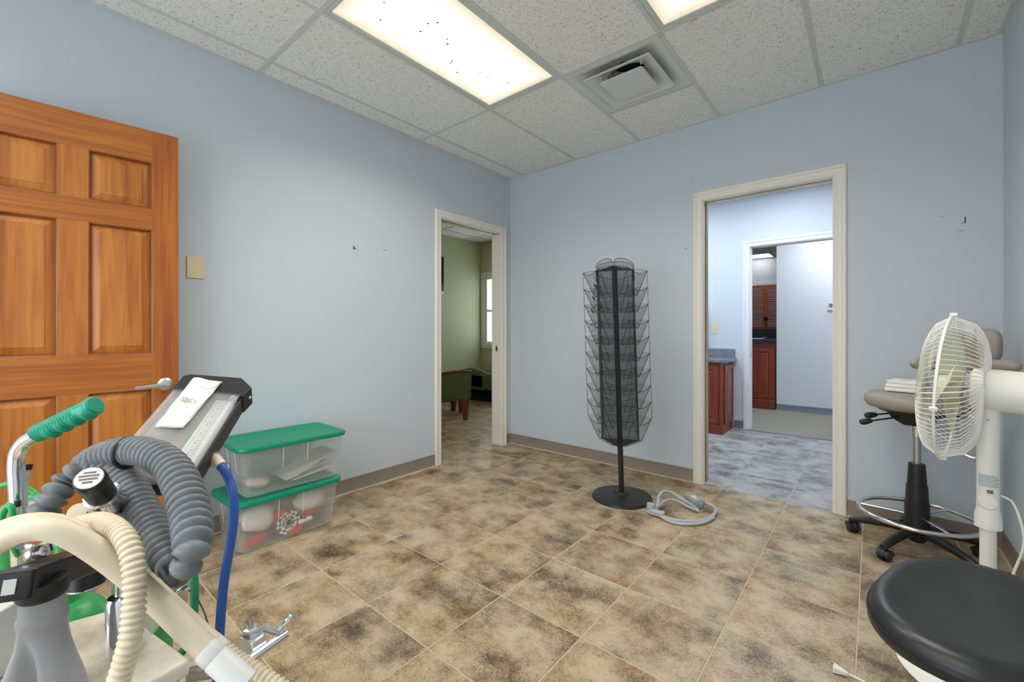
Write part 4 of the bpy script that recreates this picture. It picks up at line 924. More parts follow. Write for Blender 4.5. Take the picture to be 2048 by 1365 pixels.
# ================================================================== THROUGH THE BACK DOORWAY
def raised_door(parent, o, ex, ez, en, w, h, m, knob=None, name='door', fr=.05):
    """frame-and-panel door: o lower left corner, ex and ez unit vectors, en outward normal"""
    o, ex, ez, en = V(o), V(ex), V(ez), V(en)
    def rc(a, n): return [o + ex*a + ez*a + en*n, o + ex*(w-a) + ez*a + en*n, o + ex*(w-a) + ez*(h-a) + en*n, o + ex*a + ez*(h-a) + en*n]
    return part(parent, name, MB().loft([rc(0, 0), rc(0, .016), rc(.004, .02), rc(fr, .02), rc(fr+.006, .011), rc(fr+.016, .010), rc(fr+.036, .019), rc(fr+.04, .019)], True), m)
hc = thing('passage_cabinet', 'cherry wood base cabinet under the grey granite counter in the passage', 'cabinet', (1.3, 1.98, 0))
part(hc, 'carcass', MB().box(1.0, 1.585, 1.775, 2.205, .085, .80), M_CHERRY)
part(hc, 'toe_kick', MB().box(1.0, 1.592, 1.755, 2.205, 0.0, .095), M_CHERRY, bevel=.004)
raised_door(hc, (1.19, 1.775, .11), (1,0,0), (0,0,1), (0,-1,0), .36, .66, M_CHERRY, name='door')
part(hc, 'corner_stile', MB().box(1.555, 1.595, 1.752, 1.79, .09, .80), M_CHERRY, bevel=.003)
raised_door(hc, (1.587, 1.80, .11), (0,1,0), (0,0,1), (1,0,0), .38, .66, M_CHERRY, name='end_panel')
gc = thing('granite_counter', 'speckled grey granite counter with upstand in the passage', 'counter', (1.3, 1.98, .80))
part(gc, 'top', MB().box(.9, 1.635, 1.735, 2.209, .801, .835), M_GRANITE, bevel=.004)
part(gc, 'upstand', MB().box(.9, 1.615, 2.188, 2.209, .8352, .94), M_GRANITE, bevel=.003)
sw = thing('light_switch', 'almond light switch above the granite counter', 'switch', (1.395, 2.21, 1.12))
part(sw, 'plate', MB().box(1.36, 1.432, 2.204, 2.21, 1.12, 1.25), M_BEIGE, bevel=.002)
part(sw, 'toggle', MB().box(1.391, 1.401, 2.194, 2.204, 1.175, 1.20), M_WHITEP, bevel=.002)
td = thing('towel_dispenser', 'pale paper towel dispenser at the edge of the back doorway', 'dispenser', (1.2, 2.12, 1.09))
part(td, 'body', MB().box(1.06, 1.305, 2.115, 2.209, 1.09, 1.47), M_PLATEW, bevel=.012, bseg=3); part(td, 'slot', MB().box(1.09, 1.28, 2.12, 2.18, 1.087, 1.09), M_DARK)

fc = thing('far_cabinet', 'cherry wood cabinet beyond the second doorway', 'cabinet', (1.4, 4.1, 0))
part(fc, 'carcass', MB().box(.7, 1.77, 3.87, 4.44, .13, .975), M_CHERRY)
part(fc, 'plinth', MB().box(.7, 1.775, 3.85, 4.44, .004, .14), M_CHERRY, bevel=.004)
raised_door(fc, (1.30, 3.87, .16), (1,0,0), (0,0,1), (0,-1,0), .45, .74, M_CHERRY)
raised_door(fc, (.82, 3.87, .16), (1,0,0), (0,0,1), (0,-1,0), .45, .74, M_CHERRY)
fk = thing('dark_counter', 'dark stone counter with upstand on the far cherry cabinet', 'counter', (1.4, 4.1, .976))
part(fk, 'top', MB().box(.68, 1.79, 3.835, 4.47, .976, 1.035), M_BLACKSTONE, bevel=.004)
part(fk, 'upstand', MB().box(.68, 1.785, 4.45, 4.47, 1.0352, 1.185), M_BLACKSTONE, bevel=.003)
ds = thing('desk_stand', 'small black stand with a round head on the dark counter', 'stand', (1.60, 4.2, 1.035))
part(ds, 'foot', MB().lathe([(0, 0), (.07, 0), (.065, .012), (.02, .03), (0, .03)], (1.60, 4.2, 1.0352), seg=20), M_BLACK, smooth=40)
part(ds, 'stem', MB().cyl((1.60, 4.2, 1.06), (1.60, 4.2, 1.33), .008, seg=8), M_BLACK)
part(ds, 'head', MB().ell((1.60, 4.2, 1.345), .036, .036, .036, 14, 10), M_BLACK, smooth=60)
single('paper_pad', MB().obox((1.50, 4.0, 1.041), V((.09, .02, 0)), V((-.02, .07, 0)), V((0,0,.005))), M_PAPER, 'paper lying on the dark far counter', 'paper')
sh = thing('louvred_shutters', 'pair of orange wood louvred shutters in the far room', 'shutters', (.9, 6.98, 1.2))
SH = [(0.7525, 6.96, 2.1119), (1.139, 6.96, 2.0862), (1.4879, 6.96, 2.0732), (0.8678, 6.96, 1.1839)]
sz0, sz1 = SH[3][2], SH[0][2]
for x0, x1 in ((SH[0][0] - .12, SH[1][0]), (SH[1][0], SH[2][0] + .12)):
    lf = MB()
    for a, c, z0, z1 in ((x0, x0+.045, sz0, sz1), (x1-.045, x1, sz0, sz1), (x0+.045, x1-.045, sz1-.05, sz1), (x0+.045, x1-.045, sz0, sz0+.05)): lf.box(a, c, 6.94, 6.975, z0, z1)
    leaf = part(sh, 'shutter_leaf', lf, M_ORANGE)
    nsl = 22
    for k in range(nsl):
        z = sz0 + .05 + (sz1 - sz0 - .1)*(k + .5)/nsl
        part(leaf, 'slat', MB().obox(((x0+x1)/2, 6.955, z), V(((x1-x0)/2 - .045, 0, 0)), V((0, .014, -.012)), V((0, .002, .0025))), plain('daylit_red_brown_slat', S(226,176,164), .4) if k == 0 and x0 < SH[0][0] else bpy.data.materials['daylit_red_brown_slat'])  # slat colour lightened to stand in for daylight on the wood
part(sh, 'head_trim', MB().box(SH[0][0]-.2, SH[2][0]+.2, 6.95, 6.995, sz1 + .01, sz1 + .06), M_TRIMW)
th_ = thing('thermostat', 'small white thermostat on the pale wall beyond the second doorway', 'thermostat', (2.44, 3.85, 1.44))
part(th_, 'case', MB().box(2.395, 2.50, 3.826, 3.85, 1.435, 1.537), M_PLATEW, bevel=.004); part(th_, 'display', MB().box(2.41, 2.47, 3.824, 3.826, 1.47, 1.525), M_INK)
d3 = bpy.data.objects.new('door_2', None); COL.objects.link(d3); d3.location = (2.60, 2.36, 0); d3['kind'] = 'structure'; d3['label'] = 'white door standing open behind the second doorway'
part(d3, 'leaf', MB().box(2.585, 2.62, 2.35, 3.10, .012, 2.12), M_TRIMW, bevel=.002)
lv = part(d3, 'lever', MB().cyl((2.585, 3.04, .85), (2.535, 3.04, .85), .010, seg=10).box(2.505, 2.54, 2.95, 3.05, .842, .858), M_CHROME, smooth=40)

# ================================================================== THROUGH THE LEFT DOORWAY
tv = thing('wall_screen', 'dark flat screen on the green wall', 'screen', (-2.46, 1.0, 1.77))
part(tv, 'panel', MB().box(-2.475, -2.43, .35, 1.222, 1.80, 2.35), M_BLACK, bevel=.004); part(tv, 'display', MB().box(-2.43, -2.428, .37, 1.20, 1.83, 2.33), M_SCREEN); part(tv, 'bracket', MB().box(-2.478, -2.45, .9, 1.24, 1.735, 1.80), M_PLATEW)
sof = thing('corner_bench', 'olive upholstered bench in the corner of the green room', 'bench', (-1.9, 1.85, 0))
part(sof, 'plinth', MB().box(-2.40, -1.0, 1.72, 2.10, 0, .20), M_DARK)
part(sof, 'seat', MB().box(-2.42, -.95, 1.60, 2.10, .20, .475), M_OLIVE, bevel=.045, bseg=4)
arm = [(-.27, 0)] + [(-.27 + .54*i/12, .30 + .045*math.sin(PI*i/12)) for i in range(13)] + [(.27, 0)]
part(sof, 'arm', MB().prism(arm, (-2.19, 1.60, .20), (1,0,0), (0,0,1), (0,.09,0)), M_OLIVE, bevel=.02, bseg=3)
ch = thing('waiting_chair', 'olive upholstered chair with cherry wood arm trim and tapered leg', 'chair', (-1.45, .75, 0))
side = [(-1.85, .17), (-1.6, .185), (-1.4, .225), (-1.25, .262), (-1.115, .285), (-1.10, .62), (-1.25, .617), (-1.45, .595), (-1.65, .56), (-1.85, .53)]
part(ch, 'back_panel', MB().prism(side, (0, .47, 0), (1,0,0), (0,0,1), (0,.07,0)), M_OLIVE, bevel=.012, bseg=3)
tr = side[5:]; tr = tr + [(x, z + .024) for x, z in reversed(tr)]
part(ch, 'back_trim', MB().prism(tr, (0, .464, 0), (1,0,0), (0,0,1), (0,.082,0)), M_CHERRY, bevel=.006)
for x, ys in ((-1.19, (.47,)), (-1.62, (.80,)), (-1.78, (.47, .80))):
    for y in ys:
        part(ch, 'leg', MB().loft([[(x-.025,y+.01,0),(x+.025,y+.01,0),(x+.025,y+.055,0),(x-.025,y+.055,0)], [(x-.045,y,.28),(x+.045,y,.28),(x+.045,y+.07,.28),(x-.045,y+.07,.28)]], True), M_CHERRY, bevel=.004)
part(ch, 'seat', MB().box(-1.84, -1.50, .54, .90, .26, .43), M_OLIVE, bevel=.03, bseg=3)

# ================================================================== GAS CART IN THE FOREGROUND
cart = thing('gas_cart', 'cream topped gas cart with chrome column and green gripped handle', 'cart', (1.98, -3.36, 0))
tp = [(1.884, -3.262), (2.116, -3.218), (2.15, -3.46), (1.83, -3.47)]
def quad(pts, z, k=1.0):
    cx = sum(p[0] for p in pts)/4; cy = sum(p[1] for p in pts)/4
    return [(cx + (x-cx)*k, cy + (y-cy)*k, z) for x, y in pts]
part(cart, 'top_plate', MB().loft([quad(tp, .655), quad(tp, .68)], True), M_CREAMTOP, bevel=.006, bseg=3)
part(cart, 'cabinet', MB().loft([quad(tp, .12, .93), quad(tp, .655, .93)], True), M_CREAMTOP, bevel=.004)
for q in quad(tp, 0, .8):
    part(cart, 'caster', MB().lathe([(0, -.012), (.04, -.012), (.045, -.006), (.045, .006), (.04, .012), (0, .012)], (q[0], q[1], .045), (1, .2, 0), 20).cyl((q[0], q[1], .06), (q[0], q[1], .125), .012, seg=10), M_BLACK, smooth=40)
cb = V((2.0492, -3.2826, 0.68)); cb2 = V((2.029, -3.2836, 0.775))
part(cart, 'column_socket', MB().lathe([(.0165, .0), (.0175, .003), (.0175, .088), (.015, .094), (.009, .096), (0, .096)], (cb.x, cb.y, .6802), seg=28), M_CHROME, smooth=40)
part(cart, 'column', MB().cyl((cb.x, cb.y, .70), (cb.x, cb.y, .88), .0075, seg=16), M_CHROME, smooth=50)

# handle
ht = part(cart, 'handle_tube', MB().tube(smooth_path([(1.6619, -3.356, 0.565), (1.6822, -3.3651, 0.661), (1.7008, -3.3691, 0.7413), (1.707, -3.3704, 0.8092), (1.705, -3.3721, 0.8718), (1.7037, -3.3733, 0.9098), (1.7064, -3.371, 0.9336), (1.7145, -3.3642, 0.9495), (1.726, -3.3546, 0.96), (1.7395, -3.3433, 0.9697), (1.7558, -3.3297, 0.9803)], 60), .0117, 18), M_CHROME, smooth=60)
g0, g1 = V((1.7328, -3.3489, 0.9662)), V((1.8112, -3.2833, 1.0174)); gd = (g1 - g0).normalized(); gl = (g1 - g0).length
side_ = gd.cross(V((0,0,1))).normalized(); gup = side_.cross(gd).normalized(); rings = []
n = 150
for i in range(n + 1):
    q = i / n; ring = []
    for k in range(20):
        a = 2*PI*k/20; up_ = math.sin(a); r = .0148
        if q < .72: r += .0012 * math.cos(2*PI*q/.72*15) * (1 if up_ > -.2 else .3)
        if up_ < 0 and .12 < q < .95: r += -up_ * .0062 * (.5 - .5*math.cos(2*PI*(q-.12)/.83*4))
        if q > .90: r += .0022 * math.sin((q-.90)/.10*PI*.8)
        if q > .985: r *= .86
        ring.append(g0 + gd*(gl*q) + (side_*math.cos(a) + gup*up_) * r)
    rings.append(ring)
part(ht, 'grip', MB().loft(rings, True), M_GRIP, smooth=50, label='teal ribbed rubber grip')
hk = part(cart, 'hook', MB().tube(smooth_path([(1.7035, -3.3669, 0.8612), (1.6987, -3.3644, 0.87), (1.6998, -3.3608, 0.8792), (1.6989, -3.359, 0.8937), (1.6987, -3.3578, 0.9033)], 16), .0028, 8), M_CHROME, smooth=60)
part(hk, 'tip', MB().cyl((1.6988, -3.3584, 0.8981), (1.6987, -3.3572, 0.9076), .0040, seg=10), M_BLACK)
hk = part(cart, 'hook', MB().tube(smooth_path([(1.7387, -3.37, 0.8061), (1.7398, -3.3717, 0.8241), (1.7388, -3.3725, 0.8395), (1.74, -3.3728, 0.8502)], 10), .0028, 8), M_CHROME, smooth=60)
part(hk, 'tip', MB().cyl((1.7403, -3.3726, 0.8468), (1.74, -3.3728, 0.8571), .0042, seg=10), M_BLACK)

# black manifold bar with chrome knob, bag port and end cap
b0, b1 = V((2.0972, -3.3831, 0.8515)), V((1.9571, -3.2916, 0.8061)); bd = (b1 - b0); bl_ = bd.length; bd.normalize(); bsd = bd.cross(V((0,0,1))).normalized(); bup = bsd.cross(bd).normalized()
bar = part(cart, 'manifold_bar', MB().obox((b0 + b1)/2, bd*(bl_/2), bsd*.021, bup*.017), plain('brushed_black_bar', S(52,52,54), .35, .3), bevel=.003)
part(bar, 'end_cap', MB().obox(b0 - bd*.003, bd*.003, bsd*.019, bup*.016), M_BLACK, bevel=.002)
part(bar, 'end_tag', MB().obox(b0 - bd*.0065, bd*.0006, bsd*.006, bup*.008), M_PLATEW)
kb = V((2.0526, -3.3617, 0.8623)); part(bar, 'chrome_knob', MB().lathe([(.0125, -.004), (.0135, .0), (.0125, .004), (.0115, .010), (.0125, .013), (.011, .016), (0, .0165)], kb + V((0,0,.004)), (0,0,1), 24), M_CHROME, smooth=35)
cp = V((1.9727, -3.3112, 0.7954)); part(bar, 'bag_port', MB().lathe([(.0215, 0.012), (.0215, -.018), (.0225, -.020), (.0225, -.024), (.017, -.024), (.017, -.01)], cp, (0,0,1), 28, cap=False), M_BLACK, smooth=35)
part(bar, 'port_rim', MB().tube([cp + V((.0225*math.cos(2*PI*i/32), .0225*math.sin(2*PI*i/32), -.022)) for i in range(32)], .0012, 6, closed=True), M_CHROME, smooth=60)
nb = V((2.0865, -3.3594, 0.8319)); part(bar, 'bag_ring', MB().lathe([(.022, .012), (.0235, .008), (.0235, -.004), (.021, -.008)], nb, (0,0,1), 28), M_BLACK, smooth=35)

# chrome yokes
def yoke(px, bolt, nut, body, c0, c1, h0, h1, fr, parent=cart):
    y_ = part(parent, 'yoke', MB().cyl(c0, c1, .0078, seg=18), M_CHROME, smooth=50)
    body = V(body); part(y_, 'yoke_block', MB().obox(body, V((.017, .004, 0)), V((-.003, .013, 0)), V((0,0,.014))), M_CHROME, bevel=.003)
    bolt = V(bolt); nut = V(nut)
    part(y_, 'hex_nut', MB().lathe([(0, -.006), (.0125, -.006), (.013, 0), (.0125, .005), (.009, .007), (0, .007)], nut, (0,0,1), 6), M_CHROME)
    part(y_, 'bolt', MB().cyl(nut, bolt, .0042, seg=10), M_STEEL, smooth=40)
    part(y_, 'clamp_screw', MB().lathe([(.0045, 0), (.0045, .3*(V(h1)-V(h0)).length), (.0065, .5*(V(h1)-V(h0)).length), (.0062, .9*(V(h1)-V(h0)).length), (.003, (V(h1)-V(h0)).length)], h0, V(h1) - V(h0), 14), M_CHROME, smooth=50)
    part(y_, 'clamp_frame', MB().tube([V(p) for p in fr], .0052, 6), M_SATIN, smooth=30)
yoke(0, (2.086, -3.1316, 0.6791), (2.0879, -3.13, 0.6604), (2.0898, -3.1285, 0.6401), (2.1198, -3.1555, 0.6338), (2.0996, -3.0812, 0.6336), (2.0998, -3.094, 0.6465), (2.0977, -3.0697, 0.6592), [(2.0825, -3.1215, 0.6427), (2.086, -3.1121, 0.6541), (2.0892, -3.0899, 0.6362), (2.0957, -3.0844, 0.6294)])
part(cart, 'yoke_arm', MB().cyl((2.1198, -3.1555, 0.6338), (2.0659, -3.2071, 0.6248), .010, seg=14), M_STEEL, smooth=50)
y2 = part(cart, 'yoke', MB().cyl((1.7802, -3.1789, 0.6391), (1.7863, -3.1476, 0.6191), .009, seg=16), M_STEEL, smooth=50)
part(y2, 'yoke_knob', MB().lathe([(0, 0), (.012, .002), (.014, .012), (.010, .02), (0, .021)], (1.7988, -3.1763, 0.6489), (.4, -.3, .8), 12), M_BLACK, smooth=50)
part(y2, 'yoke_block', MB().obox((1.7908, -3.1569, 0.615), V((.013,0,0)), V((0,.011,0)), V((0,0,.015))), M_CHROME, bevel=.003)
part(y2, 'clamp_screw', MB().cyl((1.8062, -3.1571, 0.6331), (1.8222, -3.1502, 0.646), .0045, seg=10), M_CHROME, smooth=50)
part(cart, 'yoke_arm', MB().cyl((1.7762, -3.1757, 0.6301), (1.885, -3.2477, 0.673), .009, seg=12), M_STEEL, smooth=50)

# ---- green gas cylinders
def cylinder(x, y, zt, r, label):
    t = thing('gas_cylinder', label, 'gas cylinder', (x, y, 0), 'green gas cylinders on the cart')
    prof = [(0, .03), (r*.9, .03), (r, .045), (r, zt - .11)]
    for k in range(1, 9):
        a = PI/2*k/8; prof.append((.019 + (r - .019)*math.cos(a), zt - .11 + .066*math.sin(a)))
    prof += [(.018, zt - .035), (.0165, zt - .01), (0, zt - .01)]
    part(t, 'shell', MB().lathe(prof, (x, y, 0), seg=36), M_TANK, smooth=40)
    part(t, 'valve', MB().cyl((x, y, zt - .01), (x, y, zt + .018), .012, seg=14).obox((x, y, zt + .012), V((.016,0,0)), V((0,.011,0)), V((0,0,.010))), M_STEEL, smooth=35)
    part(t, 'foot_ring', MB().lathe([(r*.8, 0), (r*.95, 0), (r*.95, .035), (r*.8, .035)], (x, y, 0), seg=28), M_BLACK, smooth=35)
    return t
cylinder(1.713, -3.313, .690, .066, 'green gas cylinder in the middle, behind the cream cart top')
cylinder(1.585, -3.385, .735, .060, 'green gas cylinder at the left edge of the photo')
p = (1.5632, -3.1779, 0.6505); cylinder(p[0], p[1], .665, .055, 'green gas cylinder half hidden behind the grey corrugated hose')
t = thing('carton', 'white carton with a teal corner mark at the left edge beside the bag', 'carton', (1.93, -3.393, .681))
pc = V((1.9298, -3.3927, 0.6964)); pc.z = .7262; part(t, 'box', MB().obox(pc, V((.020,.018,0)), V((-.03,.034,0)), V((0,0,.045))), M_PLATEW, bevel=.002)
part(t, 'print_corner', MB().obox(pc + V((.004, -.0165, .02)) * 1.0 + V((.016,.0,0)), V((.001,.0009,0)), V((-.0015,.0017,0)), V((0,0,.022))), M_GREENL)

# ---- flowmeter head
TL, TR, BR = V((1.7916, -3.1693, 1.0263)), V((1.8613, -3.0719, 1.0108)), V((2.0023, -3.1886, 0.9105))
fx = (TR - TL); FW = fx.length; fx.normalize(); fy = (BR - TR); fy = (fy - fx*fy.dot(fx)); fy.normalize(); fn = fx.cross(fy)
if fn.dot(V((2.86, -3.4, 1.15)) - TR) < 0: fn = -fn
FL = .225
def fp(a, b, c=0.0): return TL + fx*a + fy*b + fn*c
fm = thing('gas_flowmeter', 'black framed flowmeter head with clear cover, tilted over the cart', 'flowmeter', fp(FW/2, FL, -.03))
def fbox(a0, a1, b0, b1, c0, c1): return MB().obox(fp((a0+a1)/2, (b0+b1)/2, (c0+c1)/2), fx*((a1-a0)/2), fy*((b1-b0)/2), fn*((c1-c0)/2))
part(fm, 'back_plate', fbox(0, FW, 0, FL, -.034, -.012), M_BLACK, bevel=.002)
part(fm, 'side_rail', fbox(FW, FW+.004, 0, FL, -.034, .002), M_BLACK, bevel=.001)
part(fm, 'side_rail', fbox(-.002, .002, 0, FL, -.034, -.010), M_BLACK)
part(fm, 'top_cap', MB().prism([(-.001, .002), (-.002, -.046), (.008, -.053), (FW-.018, -.056), (FW+.012, -.026), (FW+.006, .006), (FW-.008, .002)], fp(0,0,-.036), fx, fy, fn*.044), M_BLACK, bevel=.002)
part(fm, 'cap_pin', MB().ell(fp(FW+.010, -.016, -.012), .0035, .0035, .0035, 10, 6), M_CHROME, smooth=60)
part(fm, 'bronze_panel', fbox(.006, FW*.60, .004, FL-.004, -.012, -.009), M_TANPANEL)
part(fm, 'green_stripe', fbox(FW*.60, FW*.64, .004, FL-.004, -.012, -.0085), M_GREENL)
part(fm, 'white_stripe', fbox(FW*.64, FW*.67, .004, FL-.004, -.012, -.0085), M_PLATEW)
scp = part(fm, 'scale_panel', fbox(FW*.67, FW-.003, .004, FL-.004, -.012, -.009), plain('pale_scale_card', S(214,206,196), .5))
for k in range(26):
    q = .022 + k*.0062; part(scp, 'scale_mark', fbox(FW*.83 - (.006 if k % 4 else .010), FW*.83, q, q + .0011, -.009, -.0086), M_INK)
for k in range(6):
    q = .026 + k*.0248; part(scp, 'scale_numeral', fbox(FW*.735, FW*.75, q, q + .0012, -.009, -.0086).obox(fp(FW*.742, q + .0035, -.0088), fx*.0006, fy*.003, fn*.0002), M_INK)
tb = part(fm, 'flow_tube', MB().cyl(fp(FW*.895, .010, -.003), fp(FW*.895, FL-.01, -.003), .0052, seg=14), see_through('glass_tube', S(236,238,242), .55, .08), smooth=60)
part(tb, 'tube_collar', MB().cyl(fp(FW*.895, .008, -.003), fp(FW*.895, .018, -.003), .0066, seg=14), M_GREENL, smooth=60)
part(tb, 'tube_head', MB().cyl(fp(FW*.895, .001, -.003), fp(FW*.895, .008, -.003), .0076, seg=14), see_through('glass_head', S(236,238,242), .4, .08), smooth=60)
part(fm, 'clear_cover', fbox(.001, FW-.001, .001, FL-.001, .004, .007), M_ACRYL, bevel=.001)
part(fm, 'cover_edge', fbox(.001, .0045, .001, FL-.001, -.009, .004), M_ACRYL)
part(fm, 'cover_edge', fbox(.001, FW-.001, FL-.004, FL-.001, -.009, .004), M_ACRYL)
ft = part(fm, 'hose_fitting', MB().cyl((1.9126, -3.1463, 0.9252), (1.9488, -3.1421, 0.9153), .0135, seg=6), M_CHROME)
part(ft, 'hose_ferrule', MB().cyl((1.9437, -3.1438, 0.9174), (1.9622, -3.1374, 0.9042), .0112, .0098, seg=18), M_IVORY, smooth=40)
# mounting bracket, control knob and small cover disc below the head
part(fm, 'bracket', MB().prism([(0,0), (.095,0), (.095,.012), (.05,.03), (0,.02)], (1.9674, -3.3222, 0.8757), (V((2.0714, -3.2743, 0.8872)) - V((1.9674, -3.3222, 0.8757))).normalized(), V((0,0,-1)), V((-.004, .012, 0))), M_STEEL, bevel=.002)
part(fm, 'mount_block', MB().obox((2.0206, -3.2776, 0.864), V((.026,.02,0)), V((-.012,.016,0)), V((0,0,.016))), M_BLACK, bevel=.004)
part(fm, 'mount_arm', MB().tube(smooth_path([V((cb.x, cb.y, .87)), (1.9774, -3.2616, 0.8383), (1.9229, -3.242, 0.8654), fp(FW*.35, FL-.02, -.03)], 20), .011, 10), M_BLACK, smooth=60)
k0, k1 = V((2.0452, -3.2962, 0.9081)), V((2.1016, -3.3207, 0.961)); kd = (k1 - k0).normalized(); kl = (k1 - k0).length
kn = part(fm, 'control_knob', MB().lathe([(.0, kl*.35), (.0160, kl*.36), (.0160, kl*.62), (.0152, kl*.64), (.0152, kl*.80), (.0166, kl*.82), (.0166, kl*.96), (.0146, kl), (0, kl)], k0, kd, 32), M_BLACK, smooth=35)
part(kn, 'knob_cap', MB().lathe([(0, 0), (.0143, 0), (.0137, .0012), (0, .0016)], k1, kd, 32), M_PLATEW, smooth=35)
for k in range(4): 
    sd = kd.cross(V((0,0,1))).normalized(); part(kn, 'cap_print', MB().obox(k1 + kd*.0018 + kd.cross(sd)*(-.0066 + k*.0043), sd*(.006, .010, .009, .005)[k], kd.cross(sd)*.0011, kd*.0002), M_INK)
part(fm, 'knob_base', MB().lathe([(0, -.010), (.0205, -.010), (.0208, kl*.05), (.0188, kl*.20), (.0192, kl*.34), (.0162, kl*.37), (0, kl*.37)], k0, kd, 32), M_CHROME, smooth=35)
dk = V((2.0131, -3.323, 0.8956)); part(fm, 'cover_disc', MB().lathe([(0, -.006), (.0105, -.005), (.0112, 0), (.0098, .002), (0, .0022)], dk, (.9, -.25, .55), 24), M_IVORY, smooth=40)

# envelope taped on the flowmeter
env = thing('paper_envelope', 'small wrinkled white envelope taped across the flowmeter', 'envelope', fp(.05, .06, .010))
ec = [(.0205, -.038), (.075, -.033), (.066, .112), (.023, .113)]
nu, nv = 8, 12; vv = []
for j in range(nv + 1):
    for i in range(nu + 1):
        a, c = i/nu, j/nv
        p0 = (ec[0][0]*(1-a)*(1-c) + ec[1][0]*a*(1-c) + ec[2][0]*a*c + ec[3][0]*(1-a)*c); p1 = (ec[0][1]*(1-a)*(1-c) + ec[1][1]*a*(1-c) + ec[2][1]*a*c + ec[3][1]*(1-a)*c)
        vv.append(fp(p0, p1, .0105 + .0016*math.sin(7*a + 9*c) * math.cos(5*c) + .0008*math.sin(23*c + 11*a)))
eo = part(env, 'sheet', MB().add(vv, [(j*(nu+1)+i, j*(nu+1)+i+1, (j+1)*(nu+1)+i+1, (j+1)*(nu+1)+i) for j in range(nv) for i in range(nu)]), M_PAPER, smooth=60)
so = eo.modifiers.new('thick', 'SOLIDIFY'); so.thickness = .0012
def ept(a, c, h=.0135):
    return fp(ec[0][0]*(1-a)*(1-c) + ec[1][0]*a*(1-c) + ec[2][0]*a*c + ec[3][0]*(1-a)*c, ec[0][1]*(1-a)*(1-c) + ec[1][1]*a*(1-c) + ec[2][1]*a*c + ec[3][1]*(1-a)*c, h)
def stroke(pts): return MB().tube([ept(a, c) for a, c in pts], .0005, 5)
for s_ in ([(.18,.52),(.20,.44),(.27,.53),(.29,.45)], [(.34,.49),(.38,.45),(.40,.49),(.34,.54),(.42,.545)], [(.60,.46),(.54,.47),(.53,.53),(.60,.545)], [(.47,.46),(.45,.55)], [(.66,.49),(.72,.50),(.68,.54),(.76,.55)]): part(env, 'handwriting', stroke(s_), M_INK)
part(env, 'flap_edge', MB().tube([ept(1.0, .02, .0128), ept(.93, .17, .0128), ept(.72, .23, .0128), ept(.5, .20, .0128)], .0004, 5), M_INK)

# ---- grey corrugated breathing hoses
hoseA = [(1.8396, -3.3117, 0.8947), (1.8556, -3.2983, 0.9239), (1.8885, -3.2838, 0.9418), (1.9375, -3.2689, 0.9548), (1.9851, -3.2551, 0.9611), (2.0443, -3.2447, 0.9628), (2.0989, -3.2382, 0.9565), (2.1462, -3.2377, 0.947), (2.1896, -3.2405, 0.935), (2.2309, -3.2451, 0.9224), (2.269, -3.2523, 0.9126), (2.2863, -3.2574, 0.9049), (2.2894, -3.2613, 0.8954), (2.2824, -3.2646, 0.8839)]
hoseB = [(1.9113, -3.3691, 0.8348), (1.8825, -3.3541, 0.8582), (1.8825, -3.341, 0.8849), (1.8699, -3.3255, 0.9028), (1.8723, -3.3104, 0.9171), (1.8778, -3.2928, 0.9221), (1.9103, -3.2786, 0.9212), (1.9539, -3.2682, 0.9142), (2.0066, -3.2632, 0.9048), (2.0549, -3.2619, 0.8937), (2.1093, -3.262, 0.8842), (2.1632, -3.2627, 0.8776), (2.201, -3.2636, 0.8733), (2.2378, -3.2654, 0.8713)]
single('breathing_hose', corrugated(hoseA, .0225, .0150, .0082, r_end=.014), M_GREYHOSE, 'outer grey corrugated hose arching over the flowmeter foot', 'hose', smooth=60, group='grey corrugated hoses')
single('breathing_hose', corrugated(hoseB, .0208, .0150, .0082, r_end=.013), M_GREYHOSE, 'inner grey corrugated hose arching over the control knob', 'hose', smooth=60, group='grey corrugated hoses')
single('hose_connector', MB().cyl((2.2302, -3.2652, 0.8708), (2.2418, -3.2621, 0.8626), .0125, .0110, 18).cyl((2.2759, -3.2622, 0.8834), (2.2625, -3.2643, 0.8694), .0125, .0110, 18), M_BLACK, 'black connector joining the lower ends of the grey hoses', 'connector', smooth=40)
single('hose_strap', MB().tube([V((1.9611, -3.2622, 0.956)) + (V((0,0,1))*math.cos(2*PI*i/24) + V((.5,-.86,0))*math.sin(2*PI*i/24))*.0232 for i in range(24)], .0030, 6, closed=True), M_BLACK, 'black strap round the outer grey hose', 'strap', smooth=60)

# ---- grey rubber reservoir bag hanging under the bar
vv = []; prof = [(0.0, .0195, .0195, 0), (-.012, .0205, .0205, 0), (-.024, .0215, .0210, 0), (-.027, .0232, .0225, 0), (-.032, .0232, .0225, 0), (-.036, .0218, .0213, .02), (-.048, .0228, .0215, .08), (-.062, .0262, .0225, .25), (-.082, .034, .025, .5), (-.105, .043, .029, .62), (-.14, .052, .034, .6), (-.19, .056, .038, .30), (-.24, .046, .034, .2), (-.27, .02, .016, 0)]
sdir = V((.767, .642, 0)); fdir = V((.642, -.767, 0)); rings = []
for dz, ra, rb, pin in prof:
    ring = []
    for k in range(72):
        a = 2*PI*k/72; q = 1 - min(.9, pin*1.4)*max(0, math.sin(a))**16 - pin*.6*max(0, -math.sin(a))**6
        ring.append(nb + V((0,0,dz - .004)) + sdir*(ra*math.cos(a)) + fdir*(rb*math.sin(a)*q*1.0))
    rings.append(ring)
single('breathing_bag', MB().loft(rings, True), M_BAG, 'grey rubber breathing bag hanging under the black bar', 'breathing bag', smooth=70)

